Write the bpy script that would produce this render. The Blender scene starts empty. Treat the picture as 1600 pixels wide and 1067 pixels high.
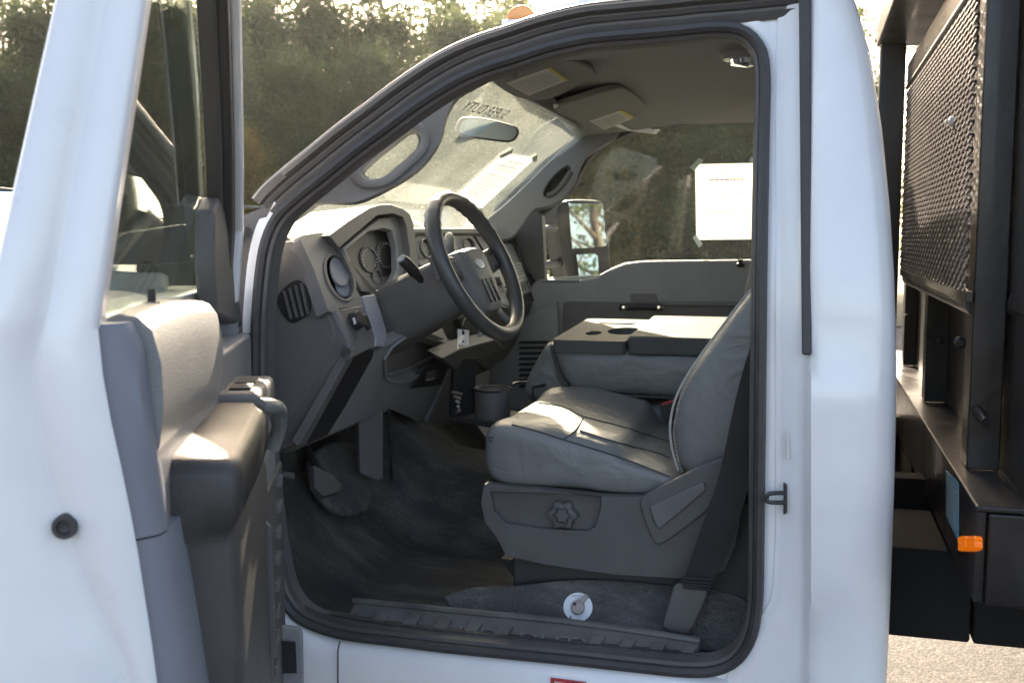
import bpy, bmesh, math, random
import numpy as np
from mathutils import Vector, Matrix
random.seed(7)
rng = np.random.default_rng(7)
S = bpy.context.scene
COL = S.collection
R = math.radians

# ------------------------------------------------------------------ camera
F = 1628.0
YAW = R(15.8)
PIT = math.atan((533.5 - 370) / F)
CAM = Vector((0, 0, 1.55))
cd = bpy.data.cameras.new('camera')
cam = bpy.data.objects.new('camera', cd)
COL.objects.link(cam)
cam.location = CAM
cam.rotation_euler = (math.pi / 2 - PIT, 0, YAW)
cd.sensor_width = 36
cd.lens = 36 * F / 1600
cd.clip_start = 0.05
cd.clip_end = 600
cd.dof.use_dof = True
cd.dof.focus_distance = 2.3
cd.dof.aperture_fstop = 6.3
S.camera = cam

# ------------------------------------------------------------------ light
SUN_EL, SUN_AZ = R(27), R(-19)           # azimuth measured from +Y towards +X
SKY_STRENGTH = 0.15
SUN_STRENGTH = 5.0
EXPOSURE = 2.22
sun_dir = Vector((math.sin(SUN_AZ) * math.cos(SUN_EL), math.cos(SUN_AZ) * math.cos(SUN_EL), math.sin(SUN_EL)))
w = bpy.data.worlds.new('World')
S.world = w
w.use_nodes = True
nt = w.node_tree
bg = nt.nodes['Background']
sky = nt.nodes.new('ShaderNodeTexSky')
sky.sky_type = 'NISHITA'
sky.sun_disc = False
sky.sun_elevation = SUN_EL
sky.sun_rotation = SUN_AZ
sky.air_density = 0.7
sky.dust_density = 3.0
sky.ozone_density = 0.6
nt.links.new(sky.outputs[0], bg.inputs[0])
bg.inputs[1].default_value = SKY_STRENGTH
sl = bpy.data.lights.new('sun', 'SUN')
sl.energy = SUN_STRENGTH
sl.angle = R(0.6)
sl.color = (1, 0.93, 0.84)
so = bpy.data.objects.new('sun', sl)
COL.objects.link(so)
so.location = sun_dir * 50
so.rotation_euler = sun_dir.to_track_quat('Z', 'Y').to_euler()
S.view_settings.view_transform = 'Standard'
S.view_settings.look = 'None'
S.view_settings.exposure = EXPOSURE
S.view_settings.gamma = 1
S.view_settings.use_white_balance = True          # the photograph is balanced for open shade
S.view_settings.white_balance_temperature = 8000
S.view_settings.white_balance_tint = 12
S.view_settings.use_curve_mapping = False
S.render.engine = 'CYCLES'
S.cycles.max_bounces = 10
S.cycles.transparent_max_bounces = 24
S.cycles.use_denoising = True

# ------------------------------------------------------------------ measuring helpers: a pixel of the survey photo on a known plane
_cy, _sy, _cp, _sp = math.cos(YAW), math.sin(YAW), math.cos(PIT), math.sin(PIT)
FW = Vector((-_sy * _cp, _cy * _cp, -_sp))
RT = Vector((_cy, _sy, 0))
UP = RT.cross(FW)
def pp(px, py, o, n):
    d = FW + RT * ((px - 800) / F) - UP * ((py - 533.5) / F)
    o = Vector(o); n = Vector(n)
    return CAM + d * ((o - CAM).dot(n) / d.dot(n))
def PY(px, py, Y): return pp(px, py, (0, Y, 0), (0, 1, 0))
def PX(px, py, X): return pp(px, py, (X, 0, 0), (1, 0, 0))
def PZ(px, py, Z): return pp(px, py, (0, 0, Z), (0, 0, 1))
Y0 = 1.95
def side_y(z): return Y0 + (0.0 if z < 1.45 else 0.20 * (z - 1.45))
def PS(px, py, off=0.0):                  # on the body side, which leans in above the belt line
    y = Y0
    for _ in range(6):
        p = PY(px, py, y + off); y = side_y(p.z)
    return p
def smooth(pts, n, closed=False):
    """Catmull-Rom through pts, resampled to n points by length."""
    P = [Vector(p) for p in pts]
    m = len(P)
    dense = []
    segs = m if closed else m - 1
    for i in range(segs):
        if closed: a, b, c, d = P[(i - 1) % m], P[i], P[(i + 1) % m], P[(i + 2) % m]
        else: a, b, c, d = P[max(i - 1, 0)], P[i], P[i + 1], P[min(i + 2, m - 1)]
        for k in range(12):
            t = k / 12
            dense.append(0.5 * ((2 * b) + (c - a) * t + (2 * a - 5 * b + 4 * c - d) * t * t + (3 * b - a - 3 * c + d) * t ** 3))
    dense.append(P[0].copy() if closed else P[-1].copy())
    L = [0]
    for i in range(1, len(dense)): L.append(L[-1] + (dense[i] - dense[i - 1]).length)
    out = []
    tot = L[-1]
    cnt = n if closed else n - 1
    j = 0
    for k in range(n):
        s = tot * k / cnt
        while j < len(L) - 2 and L[j + 1] < s: j += 1
        t = (s - L[j]) / max(L[j + 1] - L[j], 1e-9)
        out.append(dense[j].lerp(dense[j + 1], t))
    return out

# ------------------------------------------------------------------ materials
M = {}
def mat(name, col, rough=0.5, metal=0.0, coat=0.0, var=0.0, vscale=8.0, bump=0.0, bscale=300.0, spec=0.5, emit=None, sheen=0.0, trans=0.0):
    m = bpy.data.materials.new(name)
    m.use_nodes = True
    t = m.node_tree
    b = t.nodes['Principled BSDF']
    b.inputs['Base Color'].default_value = (*col, 1)
    b.inputs['Roughness'].default_value = rough
    b.inputs['Metallic'].default_value = metal
    b.inputs['Coat Weight'].default_value = coat
    b.inputs['Coat Roughness'].default_value = 0.06
    b.inputs['Specular IOR Level'].default_value = spec
    b.inputs['Sheen Weight'].default_value = sheen
    tc = t.nodes.new('ShaderNodeTexCoord')
    if var > 0:
        n = t.nodes.new('ShaderNodeTexNoise'); n.inputs['Scale'].default_value = vscale; n.inputs['Detail'].default_value = 8
        t.links.new(tc.outputs['Object'], n.inputs['Vector'])
        r = t.nodes.new('ShaderNodeMapRange'); r.inputs[1].default_value = 0.3; r.inputs[2].default_value = 0.7
        r.inputs[3].default_value = 1 - var; r.inputs[4].default_value = 1 + var
        t.links.new(n.outputs[0], r.inputs[0])
        mx = t.nodes.new('ShaderNodeVectorMath'); mx.operation = 'SCALE'
        mx.inputs[0].default_value = col
        t.links.new(r.outputs[0], mx.inputs['Scale'])
        t.links.new(mx.outputs[0], b.inputs['Base Color'])
        r2 = t.nodes.new('ShaderNodeMapRange'); r2.inputs[1].default_value = 0.3; r2.inputs[2].default_value = 0.7
        r2.inputs[3].default_value = max(0.02, rough * (1 - var * 0.6)); r2.inputs[4].default_value = min(1, rough * (1 + var * 0.6))
        t.links.new(n.outputs[0], r2.inputs[0])
        t.links.new(r2.outputs[0], b.inputs['Roughness'])
    if bump > 0:
        n = t.nodes.new('ShaderNodeTexNoise'); n.inputs['Scale'].default_value = bscale; n.inputs['Detail'].default_value = 3
        t.links.new(tc.outputs['Object'], n.inputs['Vector'])
        bp = t.nodes.new('ShaderNodeBump'); bp.inputs['Strength'].default_value = bump; bp.inputs['Distance'].default_value = 0.004
        t.links.new(n.outputs[0], bp.inputs['Height'])
        t.links.new(bp.outputs[0], b.inputs['Normal'])
    if emit:
        b.inputs['Emission Color'].default_value = (*emit[0], 1)
        b.inputs['Emission Strength'].default_value = emit[1]
    M[name] = m
    return m
mat('white_paint', (0.80, 0.81, 0.82), 0.26, coat=0.6, var=0.045, vscale=7)
mat('white_door_paint', (0.80, 0.81, 0.82), 0.28, coat=0.5, var=0.045, vscale=7)
mat('rail_rubber', (0.10, 0.095, 0.095), 0.35, var=0.1, vscale=14)
mat('black_rubber', (0.045, 0.043, 0.044), 0.55, var=0.15, vscale=30, bump=0.1, bscale=200)
mat('dark_rail', (0.075, 0.07, 0.07), 0.42, var=0.12, vscale=14)
mat('dark_plastic', (0.10, 0.096, 0.096), 0.55, var=0.12, vscale=14, bump=0.28, bscale=420)
mat('door_plastic', (0.036, 0.034, 0.033), 0.30, var=0.12, vscale=14, bump=0.30, bscale=620)
mat('pocket_plastic', (0.062, 0.059, 0.057), 0.5, var=0.1, vscale=14, bump=0.3, bscale=520)
mat('end_plastic', (0.135, 0.127, 0.125), 0.6, var=0.08, vscale=10, bump=0.25, bscale=500)
mat('bezel_plastic', (0.15, 0.147, 0.145), 0.45, var=0.08, vscale=12, bump=0.2, bscale=500)
mat('hub_plastic', (0.15, 0.147, 0.138), 0.5, var=0.06, bump=0.2, bscale=500)
mat('grey_plastic', (0.22, 0.222, 0.228), 0.5, var=0.08, vscale=12, bump=0.2, bscale=500)
mat('light_grey_plastic', (0.30, 0.30, 0.30), 0.5, var=0.06, vscale=12, bump=0.15, bscale=500)
mat('blue_grey_plastic', (0.21, 0.225, 0.26), 0.5, var=0.06, vscale=12, bump=0.25, bscale=450)
mat('taupe_plastic', (0.225, 0.228, 0.225), 0.42, var=0.08, vscale=12, bump=0.4, bscale=380)
mat('silver_plastic', (0.24, 0.25, 0.25), 0.35, metal=0.3, var=0.05)
mat('headliner_cloth', (0.165, 0.163, 0.16), 0.95, var=0.06, vscale=40, bump=0.4, bscale=700, sheen=0.2)
mat('visor_vinyl', (0.205, 0.197, 0.187), 0.75, var=0.05, vscale=30, bump=0.25, bscale=500)
mat('seat_vinyl', (0.165, 0.17, 0.167), 0.38, var=0.10, vscale=9, bump=0.16, bscale=420)
mat('console_vinyl', (0.08, 0.083, 0.08), 0.75, spec=0.25, var=0.07, vscale=10, bump=0.25, bscale=320)
mat('stitch_thread', (0.42, 0.41, 0.38), 0.8)
mat('dark_thread', (0.05, 0.052, 0.055), 0.8)
def floor_mat():
    mat('floor_vinyl', (0.06, 0.058, 0.057), 0.55, bump=0.9, bscale=170)
    t = M['floor_vinyl'].node_tree; b = t.nodes['Principled BSDF']
    tc = [n for n in t.nodes if n.type == 'TEX_COORD'][0]
    mp = t.nodes.new('ShaderNodeMapping'); mp.inputs['Scale'].default_value = (3.0, 9.0, 3.0); mp.inputs['Rotation'].default_value = (0, 0, 0.5)
    n = t.nodes.new('ShaderNodeTexNoise'); n.inputs['Scale'].default_value = 1.6; n.inputs['Detail'].default_value = 14; n.inputs['Roughness'].default_value = 0.72
    t.links.new(tc.outputs['Object'], mp.inputs[0]); t.links.new(mp.outputs[0], n.inputs['Vector'])
    n2 = t.nodes.new('ShaderNodeTexNoise'); n2.inputs['Scale'].default_value = 240
    t.links.new(tc.outputs['Object'], n2.inputs['Vector'])
    r = t.nodes.new('ShaderNodeMapRange'); r.inputs[1].default_value = 0.46; r.inputs[2].default_value = 0.74; r.inputs[4].default_value = 0.75
    t.links.new(n.outputs[0], r.inputs[0])
    r2 = t.nodes.new('ShaderNodeMapRange'); r2.inputs[1].default_value = 0.35; r2.inputs[2].default_value = 0.65; r2.inputs[3].default_value = 0.4; r2.inputs[4].default_value = 1.3
    t.links.new(n2.outputs[0], r2.inputs[0])
    mu = t.nodes.new('ShaderNodeMath'); mu.operation = 'MULTIPLY'; mu.use_clamp = True
    t.links.new(r.outputs[0], mu.inputs[0]); t.links.new(r2.outputs[0], mu.inputs[1])
    mx = t.nodes.new('ShaderNodeMix'); mx.data_type = 'RGBA'; mx.inputs[6].default_value = (0.05, 0.049, 0.048, 1); mx.inputs[7].default_value = (0.24, 0.225, 0.205, 1)
    t.links.new(mu.outputs[0], mx.inputs[0]); t.links.new(mx.outputs[2], b.inputs['Base Color'])
mat('carpet', (0.10, 0.10, 0.105), 0.95, var=0.3, vscale=120, bump=0.7, bscale=400)
floor_mat()
mat('scuff_rubber', (0.09, 0.088, 0.086), 0.5, var=0.3, vscale=14, bump=0.2, bscale=150)
mat('leather_black', (0.055, 0.055, 0.055), 0.36, var=0.12, vscale=20, bump=0.18, bscale=420)
mat('belt_web', (0.025, 0.024, 0.024), 0.8, var=0.1, vscale=60, bump=0.3, bscale=500)
mat('chrome', (0.8, 0.8, 0.8), 0.12, metal=1.0)
mat('dark_steel', (0.05, 0.05, 0.052), 0.35, metal=0.6, var=0.2, vscale=30)
mat('gauge_black', (0.022, 0.022, 0.024), 0.45, spec=0.35)
mat('gauge_mark', (0.5, 0.5, 0.5), 0.5)
def paper_mat():
    m = bpy.data.materials.new('paper'); m.use_nodes = True
    t = m.node_tree; t.nodes.clear()
    out = t.nodes.new('ShaderNodeOutputMaterial'); d = t.nodes.new('ShaderNodeBsdfDiffuse'); l = t.nodes.new('ShaderNodeBsdfTranslucent'); x = t.nodes.new('ShaderNodeMixShader')
    n = t.nodes.new('ShaderNodeTexNoise'); n.inputs['Scale'].default_value = 60
    cr = t.nodes.new('ShaderNodeValToRGB'); cr.color_ramp.elements[0].color = (0.78, 0.78, 0.75, 1); cr.color_ramp.elements[1].color = (0.86, 0.86, 0.83, 1)
    t.links.new(n.outputs[0], cr.inputs[0])
    for q in (d, l): t.links.new(cr.outputs[0], q.inputs[0])
    x.inputs[0].default_value = 0.33
    t.links.new(d.outputs[0], x.inputs[1]); t.links.new(l.outputs[0], x.inputs[2]); t.links.new(x.outputs[0], out.inputs[0])
    M['paper'] = m
paper_mat()
mat('faint_ink', (0.42, 0.42, 0.42), 0.8)
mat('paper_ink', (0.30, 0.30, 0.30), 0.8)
mat('visor_label', (0.62, 0.60, 0.55), 0.7, var=0.03)
mat('label_yellow', (0.60, 0.47, 0.10), 0.7)
mat('tape', (0.62, 0.72, 0.68), 0.35)
mat('mirror_glass', (0.86, 0.88, 0.88), 0.02, metal=1.0)
mat('dim_mirror', (0.42, 0.48, 0.45), 0.28, metal=1.0)
mat('key_metal', (0.32, 0.29, 0.26), 0.4, metal=0.8, var=0.2, vscale=120)
mat('disc_white', (0.74, 0.78, 0.82), 0.5, var=0.04, vscale=60)
mat('ink_black', (0.02, 0.02, 0.025), 0.5)
mat('red_print', (0.42, 0.04, 0.05), 0.6, var=0.5, vscale=160)
mat('label_blue', (0.16, 0.33, 0.43), 0.45, var=0.2, vscale=30)
mat('label_print', (0.5, 0.62, 0.68), 0.5)
mat('bed_black', (0.014, 0.0132, 0.014), 0.34, coat=0.2, spec=0.4, var=0.35, vscale=9, bump=0.12, bscale=60)
mat('underbody', (0.012, 0.0115, 0.011), 0.85, spec=0.2)
mat('mesh_steel', (0.14, 0.13, 0.13), 0.36, var=0.15, vscale=20)
mat('bed_sheet', (0.028, 0.026, 0.025), 0.42, coat=0.2, var=0.4, vscale=25, bump=0.7, bscale=90)
mat('amber_lens', (0.50, 0.085, 0.002), 0.15, emit=((1.0, 0.22, 0.005), 0.10))
mat('roof_lamp', (0.80, 0.36, 0.12), 0.2)
mat('white_bolt', (0.65, 0.65, 0.62), 0.5)
mat('red_button', (0.35, 0.02, 0.03), 0.4)
mat('vehicle_white', (0.80, 0.81, 0.80), 0.35, coat=0.5)
mat('vehicle_window', (0.03, 0.035, 0.035), 0.08)
mat('tyre', (0.02, 0.02, 0.02), 0.8)
mat('bark', (0.085, 0.065, 0.05), 0.9, var=0.3, vscale=9, bump=0.8, bscale=30)
mat('fence_metal', (0.16, 0.165, 0.16), 0.5, metal=0.3)
mat('badge_blue', (0.30, 0.36, 0.45), 0.25, coat=0.6)

def stripes(name, base, scale, axis, depth):          # seat inserts: fine ribs
    m = M[base].copy(); m.name = name
    t = m.node_tree
    b = t.nodes['Principled BSDF']
    tc = [n for n in t.nodes if n.type == 'TEX_COORD'][0]
    wv = t.nodes.new('ShaderNodeTexWave'); wv.bands_direction = axis; wv.inputs['Scale'].default_value = scale
    t.links.new(tc.outputs['Object'], wv.inputs['Vector'])
    bp = t.nodes.new('ShaderNodeBump'); bp.inputs['Strength'].default_value = depth; bp.inputs['Distance'].default_value = 0.004
    t.links.new(wv.outputs[1], bp.inputs['Height'])
    old = b.inputs['Normal'].links
    if old: t.links.new(old[0].from_node.outputs[0], bp.inputs['Normal'])
    t.links.new(bp.outputs[0], b.inputs['Normal'])
    M[name] = m
def creases(name, scale, dist):
    t = M[name].node_tree; b = t.nodes['Principled BSDF']; tc = [n for n in t.nodes if n.type == 'TEX_COORD'][0]
    n = t.nodes.new('ShaderNodeTexNoise'); n.inputs['Scale'].default_value = scale; n.inputs['Detail'].default_value = 4; n.inputs['Distortion'].default_value = 1.2
    t.links.new(tc.outputs['Object'], n.inputs['Vector'])
    bp = t.nodes.new('ShaderNodeBump'); bp.inputs['Strength'].default_value = 0.6; bp.inputs['Distance'].default_value = dist
    t.links.new(n.outputs[0], bp.inputs['Height'])
    old = b.inputs['Normal'].links[0].from_node
    t.links.new(old.outputs[0], bp.inputs['Normal']); t.links.new(bp.outputs[0], b.inputs['Normal'])
creases('seat_vinyl', 9, 0.012)
creases('bed_sheet', 14, 0.01)
creases('bed_black', 6, 0.004)
stripes('seat_insert', 'seat_vinyl', 75, 'X', 0.35)

def glass(name, tint, dust, dustcol, speck, refl=1.0):
    m = bpy.data.materials.new(name); m.use_nodes = True
    t = m.node_tree; t.nodes.clear()
    out = t.nodes.new('ShaderNodeOutputMaterial')
    tr = t.nodes.new('ShaderNodeBsdfTransparent'); tr.inputs[0].default_value = (*tint, 1)
    gl = t.nodes.new('ShaderNodeBsdfGlossy'); gl.inputs['Roughness'].default_value = 0.02
    fr = t.nodes.new('ShaderNodeFresnel'); fr.inputs[0].default_value = 1.5
    fm = t.nodes.new('ShaderNodeMath'); fm.operation = 'MULTIPLY'; fm.inputs[1].default_value = refl
    t.links.new(fr.outputs[0], fm.inputs[0])
    m1 = t.nodes.new('ShaderNodeMixShader')
    t.links.new(fm.outputs[0], m1.inputs[0]); t.links.new(tr.outputs[0], m1.inputs[1]); t.links.new(gl.outputs[0], m1.inputs[2])
    df = t.nodes.new('ShaderNodeBsdfDiffuse'); df.inputs[0].default_value = (*dustcol, 1)
    tl = t.nodes.new('ShaderNodeBsdfTranslucent'); tl.inputs[0].default_value = (*dustcol, 1)
    m2 = t.nodes.new('ShaderNodeMixShader'); m2.inputs[0].default_value = 0.6
    t.links.new(df.outputs[0], m2.inputs[1]); t.links.new(tl.outputs[0], m2.inputs[2])
    tc = t.nodes.new('ShaderNodeTexCoord')
    n1 = t.nodes.new('ShaderNodeTexNoise'); n1.inputs['Scale'].default_value = 3.5; n1.inputs['Detail'].default_value = 6
    n2 = t.nodes.new('ShaderNodeTexVoronoi'); n2.inputs['Scale'].default_value = 140
    n3 = t.nodes.new('ShaderNodeTexNoise'); n3.inputs['Scale'].default_value = 12
    for n in (n1, n2, n3): t.links.new(tc.outputs['Object'], n.inputs['Vector'])
    r1 = t.nodes.new('ShaderNodeMapRange'); r1.inputs[1].default_value = 0.3; r1.inputs[2].default_value = 0.7
    r1.inputs[3].default_value = dust * 0.6; r1.inputs[4].default_value = dust * 1.3
    t.links.new(n1.outputs[0], r1.inputs[0])
    r2 = t.nodes.new('ShaderNodeMapRange'); r2.inputs[1].default_value = 0.10; r2.inputs[2].default_value = 0.26
    r2.inputs[3].default_value = speck; r2.inputs[4].default_value = 0.0
    t.links.new(n2.outputs['Distance'], r2.inputs[0])
    r3 = t.nodes.new('ShaderNodeMapRange'); r3.inputs[1].default_value = 0.35; r3.inputs[2].default_value = 0.70
    t.links.new(n3.outputs[0], r3.inputs[0])
    mu = t.nodes.new('ShaderNodeMath'); mu.operation = 'MULTIPLY'
    t.links.new(r2.outputs[0], mu.inputs[0]); t.links.new(r3.outputs[0], mu.inputs[1])
    ad = t.nodes.new('ShaderNodeMath'); ad.use_clamp = True
    t.links.new(r1.outputs[0], ad.inputs[0]); t.links.new(mu.outputs[0], ad.inputs[1])
    m3 = t.nodes.new('ShaderNodeMixShader')
    t.links.new(ad.outputs[0], m3.inputs[0]); t.links.new(m1.outputs[0], m3.inputs[1]); t.links.new(m2.outputs[0], m3.inputs[2])
    t.links.new(m3.outputs[0], out.inputs[0])
    M[name] = m
glass('windshield_glass', (0.80, 0.86, 0.82), 0.15, (0.74, 0.83, 0.72), 0.45, refl=0.5)
glass('window_glass', (0.66, 0.73, 0.68), 0.003, (0.75, 0.82, 0.74), 0.14)
glass('door_glass', (0.74, 0.80, 0.74), 0.015, (0.7, 0.72, 0.66), 0.03, refl=0.75)

def leaf_mat(name, c1, c2, trans):
    m = bpy.data.materials.new(name); m.use_nodes = True
    t = m.node_tree; t.nodes.clear()
    out = t.nodes.new('ShaderNodeOutputMaterial')
    oi = t.nodes.new('ShaderNodeObjectInfo')
    geo = t.nodes.new('ShaderNodeTexCoord')
    n = t.nodes.new('ShaderNodeTexNoise'); n.inputs['Scale'].default_value = 1.3; n.inputs['Detail'].default_value = 5
    t.links.new(geo.outputs['Object'], n.inputs['Vector'])
    mp = t.nodes.new('ShaderNodeMapRange'); mp.inputs[1].default_value = 0.35; mp.inputs[2].default_value = 0.65
    t.links.new(n.outputs[0], mp.inputs[0])
    mx = t.nodes.new('ShaderNodeMix'); mx.data_type = 'RGBA'
    mx.inputs[6].default_value = (*c1, 1); mx.inputs[7].default_value = (*c2, 1)
    t.links.new(mp.outputs[0], mx.inputs[0])
    hs = t.nodes.new('ShaderNodeHueSaturation')
    r = t.nodes.new('ShaderNodeMapRange'); r.inputs[3].default_value = 0.7; r.inputs[4].default_value = 1.35
    t.links.new(oi.outputs['Random'], r.inputs[0]); t.links.new(r.outputs[0], hs.inputs['Value'])
    t.links.new(mx.outputs[2], hs.inputs['Color'])
    df = t.nodes.new('ShaderNodeBsdfPrincipled'); df.inputs['Roughness'].default_value = 0.45
    tl = t.nodes.new('ShaderNodeBsdfTranslucent')
    t.links.new(hs.outputs[0], df.inputs['Base Color']); t.links.new(hs.outputs[0], tl.inputs[0])
    ms = t.nodes.new('ShaderNodeMixShader'); ms.inputs[0].default_value = trans
    t.links.new(df.outputs[0], ms.inputs[1]); t.links.new(tl.outputs[0], ms.inputs[2])
    t.links.new(ms.outputs[0], out.inputs[0])
    M[name] = m
leaf_mat('leaf_green', (0.075, 0.11, 0.045), (0.15, 0.175, 0.075), 0.6)
leaf_mat('leaf_yellow', (0.12, 0.11, 0.04), (0.30, 0.21, 0.06), 0.55)

def ground_mat():
    m = bpy.data.materials.new('asphalt'); m.use_nodes = True
    t = m.node_tree; b = t.nodes['Principled BSDF']; b.inputs['Roughness'].default_value = 0.85
    tc = t.nodes.new('ShaderNodeTexCoord')
    v = t.nodes.new('ShaderNodeTexVoronoi'); v.inputs['Scale'].default_value = 105
    n = t.nodes.new('ShaderNodeTexNoise'); n.inputs['Scale'].default_value = 1.2; n.inputs['Detail'].default_value = 10
    for q in (v, n): t.links.new(tc.outputs['Object'], q.inputs['Vector'])
    cr = t.nodes.new('ShaderNodeValToRGB')
    e = cr.color_ramp.elements
    e[0].color = (0.012, 0.011, 0.0105, 1); e[1].color = (0.125, 0.115, 0.107, 1)
    e.new(0.5).color = (0.040, 0.0365, 0.034, 1)
    t.links.new(v.outputs['Color'], cr.inputs[0])
    mp = t.nodes.new('ShaderNodeMapRange'); mp.inputs[1].default_value = 0.35; mp.inputs[2].default_value = 0.65; mp.inputs[3].default_value = 0.6; mp.inputs[4].default_value = 1.4
    t.links.new(n.outputs[0], mp.inputs[0])
    sc = t.nodes.new('ShaderNodeVectorMath'); sc.operation = 'SCALE'
    t.links.new(cr.outputs[0], sc.inputs[0]); t.links.new(mp.outputs[0], sc.inputs['Scale'])
    t.links.new(sc.outputs[0], b.inputs['Base Color'])
    bp = t.nodes.new('ShaderNodeBump'); bp.inputs['Strength'].default_value = 0.5; bp.inputs['Distance'].default_value = 0.004
    t.links.new(v.outputs['Distance'], bp.inputs['Height']); bp.invert = True
    t.links.new(bp.outputs[0], b.inputs['Normal'])
    M['asphalt'] = m
ground_mat()
mat('grass_ground', (0.055, 0.06, 0.025), 0.95, var=0.5, vscale=2.0, bump=0.8, bscale=40)

# ------------------------------------------------------------------ mesh helpers
def obj(name, bm, material, parent=None, bevel=0.0, seg=2, sub=0, angle=35, label=None):
    bmesh.ops.recalc_face_normals(bm, faces=bm.faces)
    me = bpy.data.meshes.new(name)
    bm.to_mesh(me); bm.free()
    for p in me.polygons: p.use_smooth = True
    me.set_sharp_from_angle(angle=R(angle))
    me.materials.append(M[material])
    o = bpy.data.objects.new(name, me)
    COL.objects.link(o)
    if parent is not None:
        o.parent = parent
        o.matrix_parent_inverse = Matrix.Translation(-ORIGIN.get(parent.name, Vector((0, 0, 0))))
    if bevel > 0:
        b = o.modifiers.new('bevel', 'BEVEL'); b.width = bevel; b.segments = seg; b.limit_method = 'ANGLE'; b.angle_limit = R(30)
        b.harden_normals = True
    if sub > 0:
        s = o.modifiers.new('subdivision', 'SUBSURF'); s.levels = sub; s.render_levels = sub
    if label: o['label'] = label
    return o
ORIGIN = {}
def empty(name, loc, parent=None):
    o = bpy.data.objects.new(name, None)
    COL.objects.link(o)
    if parent is not None:
        o.parent = parent
        o.matrix_parent_inverse = Matrix.Translation(-ORIGIN.get(parent.name, Vector((0, 0, 0))))
    o.location = loc
    o.empty_display_size = 0.1
    ORIGIN[o.name] = Vector(loc) if parent is None or True else Vector(loc)
    return o
def tag(o, label, cat, group=None):
    o['label'] = label; o['category'] = cat
    if group: o['group'] = group
def BM(): return bmesh.new()
def extr(bm, poly, vec):
    vec = Vector(vec)
    a = [bm.verts.new(p) for p in poly]; b = [bm.verts.new(Vector(p) + vec) for p in poly]
    n = len(a)
    bm.faces.new(a); bm.faces.new(b[::-1])
    for i in range(n): bm.faces.new((a[i], b[i], b[(i + 1) % n], a[(i + 1) % n]))
    return bm
def extr_hole(bm, outer, holes, vec):
    vec = Vector(vec)
    for off in (Vector((0, 0, 0)), vec):
        edges = []
        for loop in [outer] + holes:
            vs = [bm.verts.new(Vector(p) + off) for p in loop]
            edges += [bm.edges.new((vs[i], vs[(i + 1) % len(vs)])) for i in range(len(vs))]
        bmesh.ops.triangle_fill(bm, use_beauty=True, use_dissolve=False, edges=edges)
    for loop in [outer] + holes:
        n = len(loop)
        for i in range(n):
            q = [Vector(loop[i]), Vector(loop[(i + 1) % n]), Vector(loop[(i + 1) % n]) + vec, Vector(loop[i]) + vec]
            bm.faces.new([bm.verts.new(p) for p in q])
    bmesh.ops.remove_doubles(bm, verts=bm.verts, dist=1e-5)
    return bm
def box(bm, x0, x1, y0, y1, z0, z1, mtx=None):
    P = [Vector((x, y, z)) for z in (z0, z1) for (x, y) in ((x0, y0), (x1, y0), (x1, y1), (x0, y1))]
    if mtx is not None: P = [mtx(p) for p in P]
    v = [bm.verts.new(p) for p in P]
    for f in ((0, 1, 2, 3), (4, 5, 6, 7), (0, 1, 5, 4), (1, 2, 6, 5), (2, 3, 7, 6), (3, 0, 4, 7)):
        bm.faces.new([v[i] for i in f])
    return bm
def frame_of(d):
    d = Vector(d).normalized()
    a = Vector((0, 0, 1)) if abs(d.z) < 0.9 else Vector((1, 0, 0))
    u = d.cross(a).normalized()
    return u, u.cross(d).normalized()
def tube(bm, pts, r, n=8, cap=True):
    pts = [Vector(p) for p in pts]
    rr = r if isinstance(r, (list, tuple)) else [r] * len(pts)
    rings = []
    u = None
    for i, p in enumerate(pts):
        d = (pts[min(i + 1, len(pts) - 1)] - pts[max(i - 1, 0)]).normalized()
        if u is None: u, _ = frame_of(d)
        u = (u - d * u.dot(d)).normalized()
        v = d.cross(u)
        rings.append([bm.verts.new(p + (u * math.cos(2 * math.pi * k / n) + v * math.sin(2 * math.pi * k / n)) * rr[i]) for k in range(n)])
    for a, b in zip(rings, rings[1:]):
        for k in range(n): bm.faces.new((a[k], a[(k + 1) % n], b[(k + 1) % n], b[k]))
    if cap:
        bm.faces.new(rings[0][::-1]); bm.faces.new(rings[-1])
    return bm
def loft(bm, secs, closed=True, cap=True, loop=False):
    rings = [[bm.verts.new(p) for p in s] for s in secs]
    pairs = list(zip(rings, rings[1:]))
    if loop: pairs.append((rings[-1], rings[0]))
    for a, b in pairs:
        n = len(a)
        for k in range(n if closed else n - 1):
            bm.faces.new((a[k], a[(k + 1) % n], b[(k + 1) % n], b[k]))
    if cap and closed and not loop:
        bm.faces.new(rings[0][::-1]); bm.faces.new(rings[-1])
    return bm
def lathe(bm, c, axis, prof, n=24):
    u, v = frame_of(axis); ax = Vector(axis).normalized(); c = Vector(c)
    loft(bm, [[c + ax * h + (u * math.cos(2 * math.pi * k / n) + v * math.sin(2 * math.pi * k / n)) * max(r, 1e-4) for k in range(n)] for r, h in prof])
    return bm
def panel(pts, n, thick, o, holes=()):
    """Plate whose outline is read on the plane (o, n); thickness goes away from the viewer."""
    n = Vector(n).normalized()
    P = [pp(x, y, o, n) for x, y in pts]
    v = -n * thick
    if v.dot(sum(P, Vector()) / len(P) - CAM) < 0: v = -v
    bm = BM()
    if holes: extr_hole(bm, P, [[pp(x, y, o, n) for x, y in h] for h in holes], v)
    else: extr(bm, P, v)
    return bm
def sheet(pts, n, o):
    bm = BM(); bm.faces.new([bm.verts.new(pp(x, y, o, n)) for x, y in pts]); return bm
def ell(cx, cy, a, b, ang=0, n=24):
    c, s = math.cos(R(ang)), math.sin(R(ang))
    return [(cx + a * math.cos(t) * c - b * math.sin(t) * s, cy + a * math.cos(t) * s + b * math.sin(t) * c) for t in [2 * math.pi * k / n for k in range(n)]]
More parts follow.
